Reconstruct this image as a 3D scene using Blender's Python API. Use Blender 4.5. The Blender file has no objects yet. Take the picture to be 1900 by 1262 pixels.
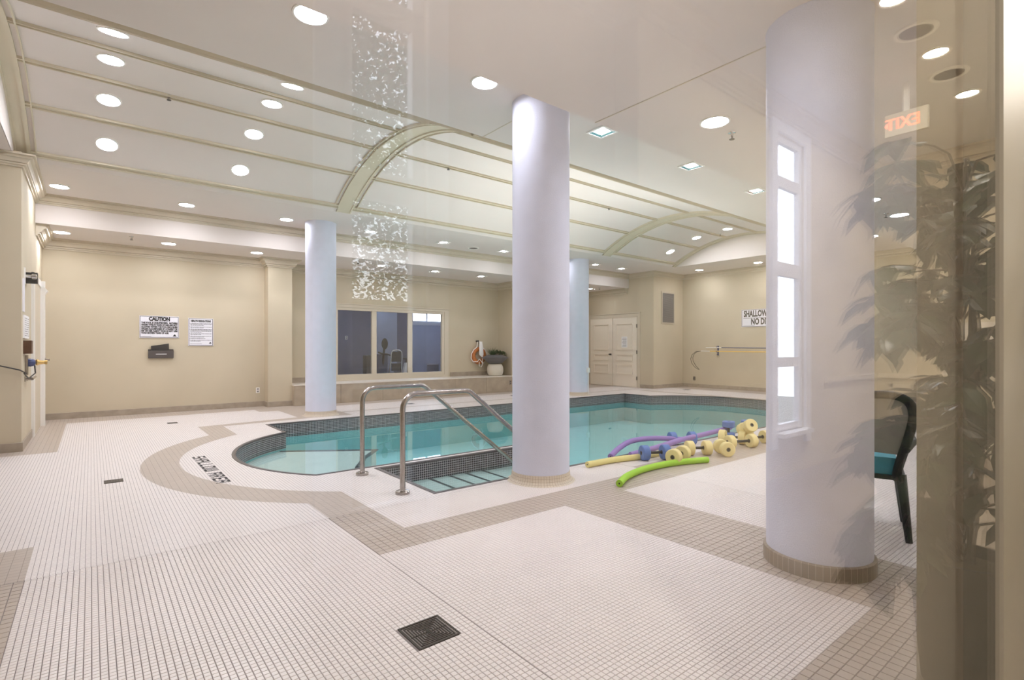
import bpy, bmesh, math, random
from math import sin, cos, pi, radians, sqrt, atan2
from mathutils import Vector, Matrix
from mathutils.geometry import tessellate_polygon

sc = bpy.context.scene
col = sc.collection
rnd = random.Random(7)

# ------------------------------------------------------------------ camera, world, exposure
YAW = radians(38.8)
cam = bpy.data.cameras.new('camera'); co = bpy.data.objects.new('camera', cam); col.objects.link(co)
co.location = (0, 0, 1.3); co.rotation_euler = (pi/2, 0, -YAW)
cam.sensor_width = 36; cam.lens = 36*971/1900; cam.shift_y = 14/1900; cam.clip_start = 0.01; cam.clip_end = 200
sc.camera = co
w = bpy.data.worlds.new('overcast_sky'); sc.world = w; w.use_nodes = True
nt = w.node_tree
bg = nt.nodes['Background']
tc = nt.nodes.new('ShaderNodeTexCoord'); sep = nt.nodes.new('ShaderNodeSeparateXYZ'); mp = nt.nodes.new('ShaderNodeMapRange')
rampw = nt.nodes.new('ShaderNodeMixRGB')
nt.links.new(tc.outputs['Generated'], sep.inputs[0]); nt.links.new(sep.outputs['Z'], mp.inputs['Value'])
mp.inputs['From Min'].default_value = 0.0; mp.inputs['From Max'].default_value = 0.8
nt.links.new(mp.outputs[0], rampw.inputs[0])
rampw.inputs[1].default_value = (0.86, 0.91, 1.0, 1); rampw.inputs[2].default_value = (0.72, 0.82, 1.0, 1)
nt.links.new(rampw.outputs[0], bg.inputs[0]); bg.inputs[1].default_value = 6.5
LAMP = 120.0            # downlight lens emission
sc.view_settings.view_transform = 'Standard'; sc.view_settings.look = 'None'
sc.view_settings.exposure = 0.36; sc.view_settings.gamma = 1.0; sc.view_settings.use_curve_mapping = False
def area_light(name, loc, sx, sy, energy, color, rot=(0, 0, 0)):
    d = bpy.data.lights.new(name, 'AREA'); d.shape = 'RECTANGLE'; d.size = sx; d.size_y = sy; d.energy = energy; d.color = color
    o = bpy.data.objects.new(name, d); col.objects.link(o); o.location = loc; o.rotation_euler = rot; return o
area_light('ceiling_fill', (7.0, 6.8, 1.75), 4.5, 1.6, 85, (1.0, 0.97, 0.95), (pi, 0, 0))     # upward fill added to brighten the ceiling, no fixture there
area_light('ceiling_fill', (1.6, 1.9, 1.7), 1.6, .8, 7, (1.0, 0.97, 0.95), (pi, 0, 0))  # second added fill, lifts the near soffit
sc.cycles.max_bounces = 14; sc.cycles.diffuse_bounces = 8; sc.cycles.glossy_bounces = 6
sc.cycles.transparent_max_bounces = 16; sc.cycles.transmission_bounces = 6
sc.cycles.sample_clamp_indirect = 6.0; sc.cycles.caustics_reflective = False; sc.cycles.caustics_refractive = False

# ------------------------------------------------------------------ materials
M = {}
def mat(name, color, rough=0.6, metal=0.0, spec=0.5, noise=0.0, nscale=4.0, bump=0.0, bscale=60.0, coat=0.0):
    m = bpy.data.materials.new(name); m.use_nodes = True
    n = m.node_tree.nodes; l = m.node_tree.links; b = n['Principled BSDF']
    b.inputs['Base Color'].default_value = (*color, 1); b.inputs['Roughness'].default_value = rough
    b.inputs['Metallic'].default_value = metal; b.inputs['Specular IOR Level'].default_value = spec
    b.inputs['Coat Weight'].default_value = coat
    t = n.new('ShaderNodeTexCoord')
    if noise:
        x = n.new('ShaderNodeTexNoise'); x.inputs['Scale'].default_value = nscale; x.inputs['Detail'].default_value = 5
        r = n.new('ShaderNodeMapRange'); r.inputs['From Min'].default_value = .3; r.inputs['From Max'].default_value = .7
        r.inputs['To Min'].default_value = 1-noise; r.inputs['To Max'].default_value = 1+noise*.6
        mx = n.new('ShaderNodeVectorMath'); mx.operation = 'SCALE'; mx.inputs[0].default_value = color
        l.new(t.outputs['Object'], x.inputs['Vector']); l.new(x.outputs['Fac'], r.inputs['Value'])
        l.new(r.outputs[0], mx.inputs['Scale']); l.new(mx.outputs[0], b.inputs['Base Color'])
    if bump:
        x = n.new('ShaderNodeTexNoise'); x.inputs['Scale'].default_value = bscale; x.inputs['Detail'].default_value = 3
        bp = n.new('ShaderNodeBump'); bp.inputs['Strength'].default_value = bump; bp.inputs['Distance'].default_value = .004
        l.new(t.outputs['Object'], x.inputs['Vector']); l.new(x.outputs['Fac'], bp.inputs['Height']); l.new(bp.outputs[0], b.inputs['Normal'])
    M[name] = m; return m

def emit(name, color, strength):
    m = bpy.data.materials.new(name); m.use_nodes = True
    n = m.node_tree.nodes; l = m.node_tree.links; n.clear()
    e = n.new('ShaderNodeEmission'); o = n.new('ShaderNodeOutputMaterial')
    e.inputs[0].default_value = (*color, 1); e.inputs[1].default_value = strength; l.new(e.outputs[0], o.inputs[0])
    M[name] = m; return m

def grid_mat(name, tile, grout, px, py, gx, gy, rough=.35, var=.06, coord='Object', spec=.5, ox=0, oy=0):
    """grid of tiles with grout joints; px,py pitch; gx,gy joint width; coordinates x,y of 'Object' or 'UV'"""
    m = bpy.data.materials.new(name); m.use_nodes = True
    n = m.node_tree.nodes; l = m.node_tree.links; b = n['Principled BSDF']
    t = n.new('ShaderNodeTexCoord'); s = n.new('ShaderNodeSeparateXYZ'); l.new(t.outputs[coord], s.inputs[0])
    def math(op, a, b2=None):
        k = n.new('ShaderNodeMath'); k.operation = op
        for i, v in enumerate((a, b2)):
            if v is None: continue
            if isinstance(v, (int, float)): k.inputs[i].default_value = v
            else: l.new(v, k.inputs[i])
        return k.outputs[0]
    facs = []; cells = []
    for out, p, g, o in ((s.outputs[0], px, gx, ox), (s.outputs[1], py, gy, oy)):
        q = math('DIVIDE', math('SUBTRACT', out, o), p)
        cells.append(math('FLOOR', q)); facs.append(math('GREATER_THAN', math('FRACT', q), 1-g/p))
    g_ = math('MAXIMUM', facs[0], facs[1])
    cb = n.new('ShaderNodeCombineXYZ'); l.new(cells[0], cb.inputs[0]); l.new(cells[1], cb.inputs[1])
    wn = n.new('ShaderNodeTexWhiteNoise'); wn.noise_dimensions = '3D'; l.new(cb.outputs[0], wn.inputs['Vector'])
    sc_ = math('ADD', math('MULTIPLY', wn.outputs['Value'], var), 1-var/2)
    vm = n.new('ShaderNodeVectorMath'); vm.operation = 'SCALE'; vm.inputs[0].default_value = tile; l.new(sc_, vm.inputs['Scale'])
    mx = n.new('ShaderNodeMixRGB'); l.new(g_, mx.inputs[0]); l.new(vm.outputs[0], mx.inputs[1]); mx.inputs[2].default_value = (*grout, 1)
    l.new(mx.outputs[0], b.inputs['Base Color'])
    rr = math('ADD', math('MULTIPLY', g_, .4), rough); l.new(rr, b.inputs['Roughness'])
    b.inputs['Specular IOR Level'].default_value = spec
    bp = n.new('ShaderNodeBump'); bp.inputs['Strength'].default_value = .4; bp.inputs['Distance'].default_value = .0015
    l.new(math('SUBTRACT', 1.0, g_), bp.inputs['Height']); l.new(bp.outputs[0], b.inputs['Normal'])
    M[name] = m; return m

def clear_mat(name, ior, tint):
    """clear sheet: Fresnel mix of a mirror reflection and straight-through tinted light, the same from both sides"""
    m = bpy.data.materials.new(name); m.use_nodes = True
    n = m.node_tree.nodes; l = m.node_tree.links; n.clear()
    o = n.new('ShaderNodeOutputMaterial'); mx = n.new('ShaderNodeMixShader'); f = n.new('ShaderNodeFresnel')
    g = n.new('ShaderNodeNewGeometry'); v = n.new('ShaderNodeMix'); v.data_type = 'FLOAT'
    v.inputs[2].default_value = ior; v.inputs[3].default_value = 1/ior
    l.new(g.outputs['Backfacing'], v.inputs[0]); l.new(v.outputs[0], f.inputs['IOR'])
    t = n.new('ShaderNodeBsdfTransparent'); t.inputs[0].default_value = (*tint, 1)
    r = n.new('ShaderNodeBsdfGlossy'); r.inputs['Roughness'].default_value = 0.0
    l.new(f.outputs[0], mx.inputs[0]); l.new(t.outputs[0], mx.inputs[1]); l.new(r.outputs[0], mx.inputs[2]); l.new(mx.outputs[0], o.inputs[0])
    M[name] = m; return m

WALL = (0.56, 0.485, 0.355); CEIL = (0.71, 0.65, 0.61)
mat('wall', WALL, .8, noise=.06, nscale=1.3, bump=.15, bscale=90)
mat('trim_paint', (0.60, 0.53, 0.415), .5, noise=.03, nscale=3)
mat('ceiling_paint', CEIL, .85, noise=.02, nscale=2, bump=.1, bscale=150)
mat('rib_paint', (0.60, 0.54, 0.41), .6, noise=.03)
mat('door_paint', (0.80, 0.72, 0.60), .45, noise=.02)
mat('column_paint', (0.69, 0.715, 0.85), .6, noise=.03, nscale=8, bump=.5, bscale=120)
mat('taupe_tile', (0.36, 0.30, 0.235), .4, noise=.15, nscale=9)
mat('stone_slab', (0.42, 0.345, 0.26), .45, noise=.14, nscale=5)
mat('pale_stone', (0.72, 0.66, 0.58), .4, noise=.05)
mat('white_tile', (0.84, 0.78, 0.76), .32, noise=.03, nscale=1.5)
mat('tan_tile', (0.50, 0.425, 0.365), .35, noise=.06, nscale=3)
mat('grout', (0.30, 0.265, 0.26), .9, noise=.2, nscale=2)
grid_mat('white_tile_field', (0.84, 0.78, 0.76), (0.30, 0.265, 0.26), .0265, .0265, .0026, .0016, .32)
grid_mat('tan_tile_field', (0.50, 0.425, 0.365), (0.34, 0.29, 0.25), .053, .053, .003, .003, .35)
grid_mat('mosaic', (0.04, 0.033, 0.042), (0.60, 0.57, 0.60), .0265, .0265, .0042, .0042, .25, var=.5, coord='UV')
grid_mat('column_mosaic', (0.66, 0.58, 0.47), (0.33, 0.24, 0.16), .0265, .03, .0022, .0022, .35, coord='UV')
grid_mat('base_tile', (0.30, 0.24, 0.18), (0.50, 0.43, 0.34), .035, .2, .0025, .001, .4, var=.12, coord='UV')
mat('dark_coping', (0.10, 0.09, 0.10), .3, noise=.3, nscale=40)
mat('step_plaster', (0.72, 0.70, 0.68), .6, noise=.05)
mat('plaster', (0.44, 0.76, 0.80), .6, noise=.05)
mat('basin_teal', (0.26, 0.60, 0.62), .6, noise=.08)
mat('steel', (0.42, 0.38, 0.36), .20, 1.0, noise=.15, nscale=25)
mat('chrome', (0.75, 0.75, 0.76), .12, 1.0)
mat('dark_metal', (0.05, 0.045, 0.045), .4, .6)
mat('bronze_grate', (0.06, 0.05, 0.04), .45, .7, noise=.3, nscale=60)
mat('brass', (0.6, 0.40, 0.15), .3, 1.0)
mat('black', (0.012, 0.012, 0.014), .45)
mat('ink', (0.01, 0.01, 0.012), .7)
mat('sign_white', (0.80, 0.79, 0.84), .5)
mat('paper', (0.85, 0.84, 0.84), .8)
mat('smoke_plastic', (0.055, 0.045, 0.045), .15, coat=.5)
mat('dark_plastic', (0.02, 0.018, 0.02), .35)
mat('white_plastic', (0.82, 0.80, 0.76), .4)
mat('brown_wood', (0.08, 0.028, 0.012), .4, noise=.2, nscale=30)
mat('orange_ring', (0.50, 0.15, 0.03), .5, noise=.15, nscale=20)
mat('rope', (0.86, 0.83, 0.80), .9)
mat('slate_bowl', (0.10, 0.10, 0.115), .5, noise=.1)
mat('cream_ceramic', (0.66, 0.60, 0.50), .4, noise=.04)
mat('foliage', (0.03, 0.075, 0.02), .5, noise=.4, nscale=14)
mat('ficus_leaf', (0.035, 0.065, 0.025), .22, noise=.4, nscale=14)
mat('bark', (0.12, 0.085, 0.055), .8, noise=.2, nscale=30)
mat('soil_moss', (0.13, 0.11, 0.06), .95, noise=.4, nscale=60)
mat('green_foam', (0.36, 0.66, 0.05), .7, bump=.3, bscale=200)
mat('yellow_foam', (0.80, 0.70, 0.30), .75, bump=.3, bscale=200)
mat('pale_yellow_foam', (0.82, 0.70, 0.33), .7, bump=.3, bscale=200)
mat('purple_foam', (0.30, 0.20, 0.50), .55, bump=.3, bscale=200)
mat('blue_foam', (0.12, 0.21, 0.50), .7, bump=.3, bscale=200)
mat('teal_towel', (0.08, 0.32, 0.40), .8)
mat('grey_sling', (0.30, 0.29, 0.25), .7, bump=.3, bscale=300)
mat('gym_wall', (0.20, 0.19, 0.26), .8, noise=.06)
mat('gym_wall_light', (0.50, 0.55, 0.72), .8, noise=.05)
mat('gym_floor', (0.06, 0.065, 0.085), .6)
mat('blue_plastic', (0.07, 0.10, 0.20), .4)
mat('yellow_pole', (0.85, 0.55, 0.10), .35)
mat('navy', (0.03, 0.05, 0.16), .4)
mat('grille', (0.24, 0.225, 0.225), .5, .3, noise=.1, nscale=40)
mat('grille_frame', (0.50, 0.43, 0.33), .5)
mat('corridor_floor', (0.20, 0.16, 0.125), .4, noise=.1)
mat('corridor_ceiling', (0.60, 0.58, 0.57), .85, noise=.02)
mat('window_paint', (0.80, 0.81, 0.86), .45)
mat('sill_frame', (0.84, 0.76, 0.62), .5, noise=.03)
mat('corridor_casing', (0.56, 0.51, 0.42), .5, noise=.03)
mat('planter_black', (0.03, 0.028, 0.025), .5)
mat('ground', (0.12, 0.13, 0.09), .9, noise=.3)
emit('lens', (0.95, 0.95, 1.04), LAMP)
emit('lens_corridor', (1.0, 0.94, 0.84), 900.0)
emit('gym_fill', (0.75, 0.85, 1.0), 12.0)
emit('exit_letters', (1.0, 0.14, 0.07), 6.0)
mat('exit_face', (0.42, 0.38, 0.30), .5)
clear_mat('pane_glass', 1.5, (0.985, 0.99, 0.985))
clear_mat('gym_glass', 1.5, (0.93, 0.95, 0.98))
clear_mat('water', 1.333, (0.78, 0.95, 0.95))

# ------------------------------------------------------------------ mesh helpers
class MB:
    def __init__(s): s.v = []; s.f = []; s.uv = None; s.mi = []; s.cur = 0; s.smooth = False
    def add(s, vs, fs):
        o = len(s.v); s.v.extend([tuple(p) for p in vs])
        for f in fs: s.f.append(tuple(i+o for i in f)); s.mi.append(s.cur)
    def box(s, x0, x1, y0, y1, z0, z1):
        s.add([(x0,y0,z0),(x1,y0,z0),(x1,y1,z0),(x0,y1,z0),(x0,y0,z1),(x1,y0,z1),(x1,y1,z1),(x0,y1,z1)],
              [(0,3,2,1),(4,5,6,7),(0,1,5,4),(1,2,6,5),(2,3,7,6),(3,0,4,7)]); return s
    def obox(s, c, ex, ey, ez):
        c = Vector(c); ex = Vector(ex); ey = Vector(ey); ez = Vector(ez)
        vs = [c+a*ex+b*ey+d*ez for d in (-1,1) for a, b in ((-1,-1),(1,-1),(1,1),(-1,1))]
        s.add(vs, [(0,3,2,1),(4,5,6,7),(0,1,5,4),(1,2,6,5),(2,3,7,6),(3,0,4,7)]); return s
    def lathe(s, prof, seg=32, c=(0,0,0), axis='Z', cap=True):
        c = Vector(c); n = len(prof); vs = []
        for r, h in prof:
            for k in range(seg):
                a = 2*pi*k/seg; p = (r*cos(a), r*sin(a), h)
                if axis == 'X': p = (p[2], p[0], p[1])
                if axis == 'Y': p = (p[1], p[2], p[0])
                vs.append(c+Vector(p))
        fs = [(i*seg+k, i*seg+(k+1)%seg, (i+1)*seg+(k+1)%seg, (i+1)*seg+k) for i in range(n-1) for k in range(seg)]
        if cap:
            if prof[0][0] > 1e-6: fs.append(tuple(range(seg-1, -1, -1)))
            if prof[-1][0] > 1e-6: fs.append(tuple((n-1)*seg+k for k in range(seg)))
        s.add(vs, fs); s.smooth = True; return s
    def tube(s, pts, r, seg=10, cap=True):
        pts = [Vector(p) for p in pts]; n = len(pts); vs = []
        t0 = (pts[1]-pts[0]).normalized(); up = Vector((0,0,1)) if abs(t0.z) < .9 else Vector((1,0,0))
        nrm = (up - t0*up.dot(t0)).normalized()
        for i, p in enumerate(pts):
            t = (pts[min(i+1,n-1)]-pts[max(i-1,0)]).normalized()
            nrm = (nrm - t*nrm.dot(t)).normalized(); bn = t.cross(nrm)
            ri = r[i] if isinstance(r, (list, tuple)) else r
            for k in range(seg):
                a = 2*pi*k/seg; vs.append(p+(nrm*cos(a)+bn*sin(a))*ri)
        fs = [(i*seg+k, i*seg+(k+1)%seg, (i+1)*seg+(k+1)%seg, (i+1)*seg+k) for i in range(n-1) for k in range(seg)]
        if cap: fs += [tuple(range(seg-1,-1,-1)), tuple((n-1)*seg+k for k in range(seg))]
        s.add(vs, fs); s.smooth = True; return s
    def prism(s, poly, z0, z1, holes=(), top=True, bottom=True, sides=True):
        loops = [poly]+list(holes); flat = [p for L in loops for p in L]
        if top or bottom:
            tris = tessellate_polygon([[Vector((x,y,0)) for x, y in L] for L in loops])
            def fix(t, up):
                a, b, c = (flat[i] for i in t)
                ccw = (b[0]-a[0])*(c[1]-a[1])-(b[1]-a[1])*(c[0]-a[0]) > 0
                return t if ccw == up else (t[0], t[2], t[1])
            if top: s.add([(x,y,z1) for x, y in flat], [fix(t, True) for t in tris])
            if bottom: s.add([(x,y,z0) for x, y in flat], [fix(t, False) for t in tris])
        if sides:
            for L in loops:
                n = len(L); s.add([(x,y,z0) for x, y in L]+[(x,y,z1) for x, y in L], [(i,(i+1)%n,n+(i+1)%n,n+i) for i in range(n)])
        return s
    def build(s, name, m, parent=None, loc=None, rot=None, fixn=False):
        me = bpy.data.meshes.new(name); me.from_pydata(s.v, [], s.f)
        ms = m if isinstance(m, (list, tuple)) else [m]
        for k in ms: me.materials.append(M[k])
        if len(ms) > 1: me.polygons.foreach_set('material_index', s.mi)
        if s.uv:
            ul = me.uv_layers.new(name='uv')
            for i, lp in enumerate(me.loops): ul.data[i].uv = s.uv[lp.vertex_index]
        if fixn:
            b = bmesh.new(); b.from_mesh(me); bmesh.ops.recalc_face_normals(b, faces=b.faces); b.to_mesh(me); b.free()
        if s.smooth:
            me.polygons.foreach_set('use_smooth', [True]*len(me.polygons))
            try: me.set_sharp_from_angle(angle=radians(35))
            except Exception: pass
        me.update()
        o = bpy.data.objects.new(name, me); col.objects.link(o)
        if parent: o.parent = parent
        if loc: o.location = loc
        if rot: o.rotation_euler = rot
        return o

def strip(path, z0, z1, closed=False, flip=False, thick=0):
    """vertical wall strip along a path with uv (arc length, z)"""
    b = MB(); b.uv = []; p = list(path)+([path[0]] if closed else []); L = 0
    vs = []
    for i, q in enumerate(p):
        if i: L += math.dist(p[i-1], q)
        vs += [(q[0], q[1], z0), (q[0], q[1], z1)]; b.uv += [(L, z0), (L, z1)]
    fs = [((2*i, 2*i+2, 2*i+3, 2*i+1) if not flip else (2*i, 2*i+1, 2*i+3, 2*i+2)) for i in range(len(p)-1)]
    b.add(vs, fs); return b

def thing(name, label, cat, loc=(0,0,0), rotz=0, group=None):
    o = bpy.data.objects.new(name, None); col.objects.link(o); o.empty_display_size = .1
    o.location = loc; o.rotation_euler = (0,0,rotz); o['label'] = label; o['category'] = cat
    if group: o['group'] = group
    return o
def tag(o, label, cat, group=None):
    o['label'] = label; o['category'] = cat
    if group: o['group'] = group
    return o
def struct(o): o['kind'] = 'structure'; return o
def dup(root, loc, label, rot=None, group=None):
    r = root.copy(); col.objects.link(r); r.location = loc; r['label'] = label
    if rot is not None: r.rotation_euler = rot
    if group: r['group'] = group
    for ch in list(root.children):
        c = ch.copy(); col.objects.link(c); c.parent = r
        for g in list(ch.children):
            d = g.copy(); col.objects.link(d); d.parent = c
    return r

def text_mesh(s, size, bold=0.0, sx=1.0, align='CENTER'):
    cu = bpy.data.curves.new('lettering', 'FONT'); cu.body = s; cu.size = size; cu.align_x = align; cu.align_y = 'CENTER'
    cu.offset = bold; cu.extrude = 0.0008; cu.resolution_u = 3
    o = bpy.data.objects.new('lettering', cu); col.objects.link(o)
    dg = bpy.context.evaluated_depsgraph_get(); dg.update()
    me = bpy.data.meshes.new_from_object(o.evaluated_get(dg))
    bpy.data.objects.remove(o)
    if sx != 1.0: me.transform(Matrix.Diagonal((sx, 1, 1, 1)))
    return me
def text_obj(name, s, size, m, parent, loc, rot, bold=0.0, width=None, align='CENTER'):
    me = text_mesh(s, size, bold, 1.0, align)
    if width:
        xs = [v.co.x for v in me.vertices]; k = width/(max(xs)-min(xs)); me.transform(Matrix.Diagonal((k,1,1,1)))
    me.materials.clear(); me.materials.append(M[m])
    o = bpy.data.objects.new(name, me); col.objects.link(o); o.parent = parent; o.location = loc; o.rotation_euler = rot
    return o

def wall_panel(mb, axis, a0, a1, t0, t1, z0, z1, holes=()):
    """solid wall running along 'X' or 'Y' from a0 to a1, thickness t0..t1, with rectangular holes (b0,b1,c0,c1)"""
    def bx(p0, p1, q0, q1):
        if p1-p0 < 1e-5 or q1-q0 < 1e-5: return
        if axis == 'X': mb.box(p0, p1, t0, t1, q0, q1)
        else: mb.box(t0, t1, p0, p1, q0, q1)
    cur = a0
    for b0, b1, c0, c1 in sorted(holes):
        bx(cur, b0, z0, z1); bx(b0, b1, z0, c0); bx(b0, b1, c1, z1); cur = b1
    bx(cur, a1, z0, z1)

def sweep(path, prof, closed=False):
    """sweep a profile (d into the room to the left of the path, z) along a plan path with mitred corners"""
    b = MB(); n = len(path); P = [Vector(p) for p in path]; vs = []
    for i in range(n):
        if closed: a, c = P[i-1], P[(i+1)%n]
        else: a = P[i-1] if i else None; c = P[i+1] if i < n-1 else None
        d1 = (P[i]-a).normalized() if a is not None else None; d2 = (c-P[i]).normalized() if c is not None else None
        if d1 is None: d1 = d2
        if d2 is None: d2 = d1
        n1 = Vector((-d1.y, d1.x)); n2 = Vector((-d2.y, d2.x)); m_ = n1+n2; m_ = m_/max(m_.dot(n1), .3)
        for d, z in prof: q = P[i]+m_*d; vs.append((q.x, q.y, z))
    k = len(prof); rng = range(n) if closed else range(n-1)
    fs = [(i*k+j, ((i+1)%n)*k+j, ((i+1)%n)*k+(j+1)%k, i*k+(j+1)%k) for i in rng for j in range(k)]
    if not closed: fs += [tuple(range(k)), tuple((n-1)*k+j for j in reversed(range(k)))]
    b.add(vs, fs); return b
def crown_prof(top, h=.19, p=.16):
    return [(0, top), (p, top), (p, top-h*.13), (p*.80, top-h*.15), (p*.76, top-h*.24), (p*.84, top-h*.26), (p*.80, top-h*.34), (p*.60, top-h*.40), (p*.50, top-h*.52), (p*.42, top-h*.66),
            (p*.26, top-h*.70), (p*.34, top-h*.73), (p*.34, top-h*.84), (p*.16, top-h*.87), (p*.14, top-h), (0, top-h)]

H1 = 3.70; H0 = 3.25
YC = 7.0; HALF = 2.15; SAG = .62; RV = (HALF**2+SAG**2)/(2*SAG)
def vault_z(y): return H1+SAG-RV+sqrt(RV*RV-(y-YC)**2)

# ================================================================== SETTING
# ---- floor: pool outline
AC = (3.33, 6.70); AR = 2.0; BC = (10.98, 6.75)
def arc(c, r, a0, a1, n): return [(c[0]+r*cos(radians(a0+(a1-a0)*i/n)), c[1]+r*sin(radians(a0+(a1-a0)*i/n))) for i in range(n+1)]
aB = math.degrees(atan2(sqrt(AR**2-1.0), -1.0)); aC = math.degrees(atan2(5.42-6.70, -sqrt(AR**2-(5.42-6.70)**2)))%360
left_arc = arc(AC, AR, aB, aC, 36)          # from B (2.33, 8.43) down the left to C (1.8, 5.42)
aR0 = -math.degrees(math.asin((6.75-5.42)/2.0)); aR1 = math.degrees(math.asin((8.6-6.75)/2.0))
right_arc = arc(BC, 2.0, aR0, aR1, 30)
POOL = ([(2.33, 9.46)] + left_arc + [(4.75, 5.42), (4.75, 5.28), (2.41, 5.28), (2.41, 4.09), (11.7, 4.09), (11.7, 5.42)]
        + right_arc + [(11.70, 8.6), (11.70, 9.50)])     # counter-clockwise
DECK = [(-4.0, .34), (15.4, .34), (15.4, 10.05), (13.8, 10.05), (13.8, 12.95), (-4.0, 12.95)]
GX0, GX1, GY0, GY1 = -.6, 4.6, .34, 3.98       # where every tile is built as geometry

b = MB(); b.prism(DECK, -.20, -.003, holes=[POOL], bottom=False, sides=False)
floor = struct(b.build('floor', 'grout'))
def zone(name, m, polys, z, holes=None):
    q = MB()
    for i, p in enumerate(polys): q.prism(p, z-.001, z, holes=(holes[i] if holes else ()), bottom=False, sides=False)
    return q.build(name, m, floor)
def rect(x0, x1, y0, y1): return [(x0,y0),(x1,y0),(x1,y1),(x0,y1)]
o = zone('white_tile_field', 'white_tile_field', [rect(-4, GX0, .34, GY1), rect(GX1, 15.4, .34, GY1), [(-4, GY1), (15.4, GY1), (15.4, 10.05), (13.8, 10.05), (13.8, 12.95), (-4, 12.95)]], 0.0, holes=[[], [], [POOL]])
o['kind'] = 'stuff'
# tan bands (2-inch tiles)
RC = (3.33, 6.68)
def on(r, x): return sqrt(r*r-(x-RC[0])**2)
ro, ri = 2.93, 2.57
def aang(x, y): return math.degrees(atan2(y-RC[1], x-RC[0]))%360
outer = arc(RC, ro, aang(1.36, RC[1]+on(ro, 1.36)), aang(1.41, RC[1]-on(ro, 1.41)), 40)
inner = arc(RC, ri, aang(1.70, RC[1]+on(ri, 1.70)), aang(1.76, RC[1]-on(ri, 1.76)), 40)
band = [(3.0, 10.10), (1.36, 9.90)] + outer + [(1.41, GY1), (1.76, GY1)] + inner[::-1] + [(1.70, 9.72), (3.0, 9.84)]
tans = [band, rect(-4, GX0, .34, 4.61), rect(GX0, -.29, GY1, 4.61), rect(-4, -.33, 8.62, 12.95),
        [(-.33, 11.75), (2.65, 11.86), (2.65, 11.42), (3.0, 11.40), (3.0, 9.84), (3.95, 9.84), (3.95, 12.95), (-.33, 12.95)],
        rect(3.95, 13.8, 11.55, 12.95), rect(3.95, 13.8, 10.32, 10.42),
        rect(GX1, 15.4, .34, .91), rect(GX1, 13.0, 3.08, 3.62), rect(14.6, 15.4, .91, 10.05), rect(12.9, 13.15, 3.62, 9.9)]
o = zone('tan_tile_field', 'tan_tile_field', tans, 0.0006); o['kind'] = 'stuff'

# tiles as geometry near the window wall
def lay(x0, x1, y0, y1, p, gap, skips=()):
    out = []; nx = math.ceil((x1-x0)/p-1e-6); ny = math.ceil((y1-y0)/p-1e-6)
    for i in range(nx):
        for j in range(ny):
            a0 = x0+i*p+gap/2; a1 = min(x0+(i+1)*p, x1)-gap/2; c0 = y0+j*p+gap/2; c1 = min(y0+(j+1)*p, y1)-gap/2
            if a1-a0 < .004 or c1-c0 < .004: continue
            mx, my = (a0+a1)/2, (c0+c1)/2
            if any(s0 < mx < s1 and t0 < my < t1 for s0, s1, t0, t1 in skips): continue
            out.append((a0, a1, c0, c1))
    return out
DR = (1.10, 1.312, 2.00, 2.212)
colskip = ((3.26, 3.66, 3.66, 3.98), (3.24, 3.60, 1.12, 1.50))
white = []
for r_ in ((-.29, 1.41, .91, GY1), (1.41, 3.04, .91, 3.08), (3.78, GX1, .91, 3.08), (1.76, GX1, 3.43, GY1)):
    white += lay(*r_, .0265, .0024, (DR,)+colskip)
tan = []
for r_ in ((GX0, -.29, GY0, GY1), (-.29, GX1, GY0, .91), (3.04, 3.78, .91, 3.08), (1.41, 1.76, 3.08, GY1), (1.76, GX1, 3.08, 3.43)):
    tan += lay(*r_, .053, .003, colskip)
def seen(t):
    x, y = (t[0]+t[1])/2, (t[2]+t[3])/2; D = x*sin(YAW)+y*cos(YAW); r = x*cos(YAW)-y*sin(YAW)
    if D < .3: return None
    u, v = 950+971*r/D, 645+971*1.3/D
    return D if (0 < u < 1690 and v < 1262) else None
def tile_set(tiles, p, gap, m, nmax):
    full = [t for t in tiles if t[1]-t[0] > (p-gap)*.98 and t[3]-t[2] > (p-gap)*.98 and seen(t)]
    full.sort(key=seen); one = set(full[:nmax])
    h = (p-gap)/2; q = MB(); e = .0012
    q.add([(-h,-h,-.003),(h,-h,-.003),(h,h,-.003),(-h,h,-.003),(-h+e,-h+e,0),(h-e,-h+e,0),(h-e,h-e,0),(-h+e,h-e,0)],
          [(4,5,6,7),(0,1,5,4),(1,2,6,5),(2,3,7,6),(3,0,4,7)])
    first = q.build('tile', m, floor); me = first.data; k = 0
    for t in full[:nmax]:
        ob = first if k == 0 else first.copy()
        if k: col.objects.link(ob)
        ob.location = ((t[0]+t[1])/2, (t[2]+t[3])/2, rnd.uniform(0, .0002)); k += 1
    q = MB(); vs = []; fs = []
    for t in tiles:
        if t in one: continue
        a0, a1, c0, c1 = t; o_ = len(vs)
        vs += [(a0,c0,-.003),(a1,c0,-.003),(a1,c1,-.003),(a0,c1,-.003),(a0+e,c0+e,0),(a1-e,c0+e,0),(a1-e,c1-e,0),(a0+e,c1-e,0)]
        fs += [(o_+4,o_+5,o_+6,o_+7),(o_,o_+1,o_+5,o_+4),(o_+1,o_+2,o_+6,o_+5),(o_+2,o_+3,o_+7,o_+6),(o_+3,o_,o_+4,o_+7)]
    q.add(vs, fs); ob = q.build('laid_tiles', m, floor); ob['kind'] = 'stuff'
tile_set(white, .0265, .0024, 'white_tile', 300)
tile_set(tan, .053, .003, 'tan_tile', 300)

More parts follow.
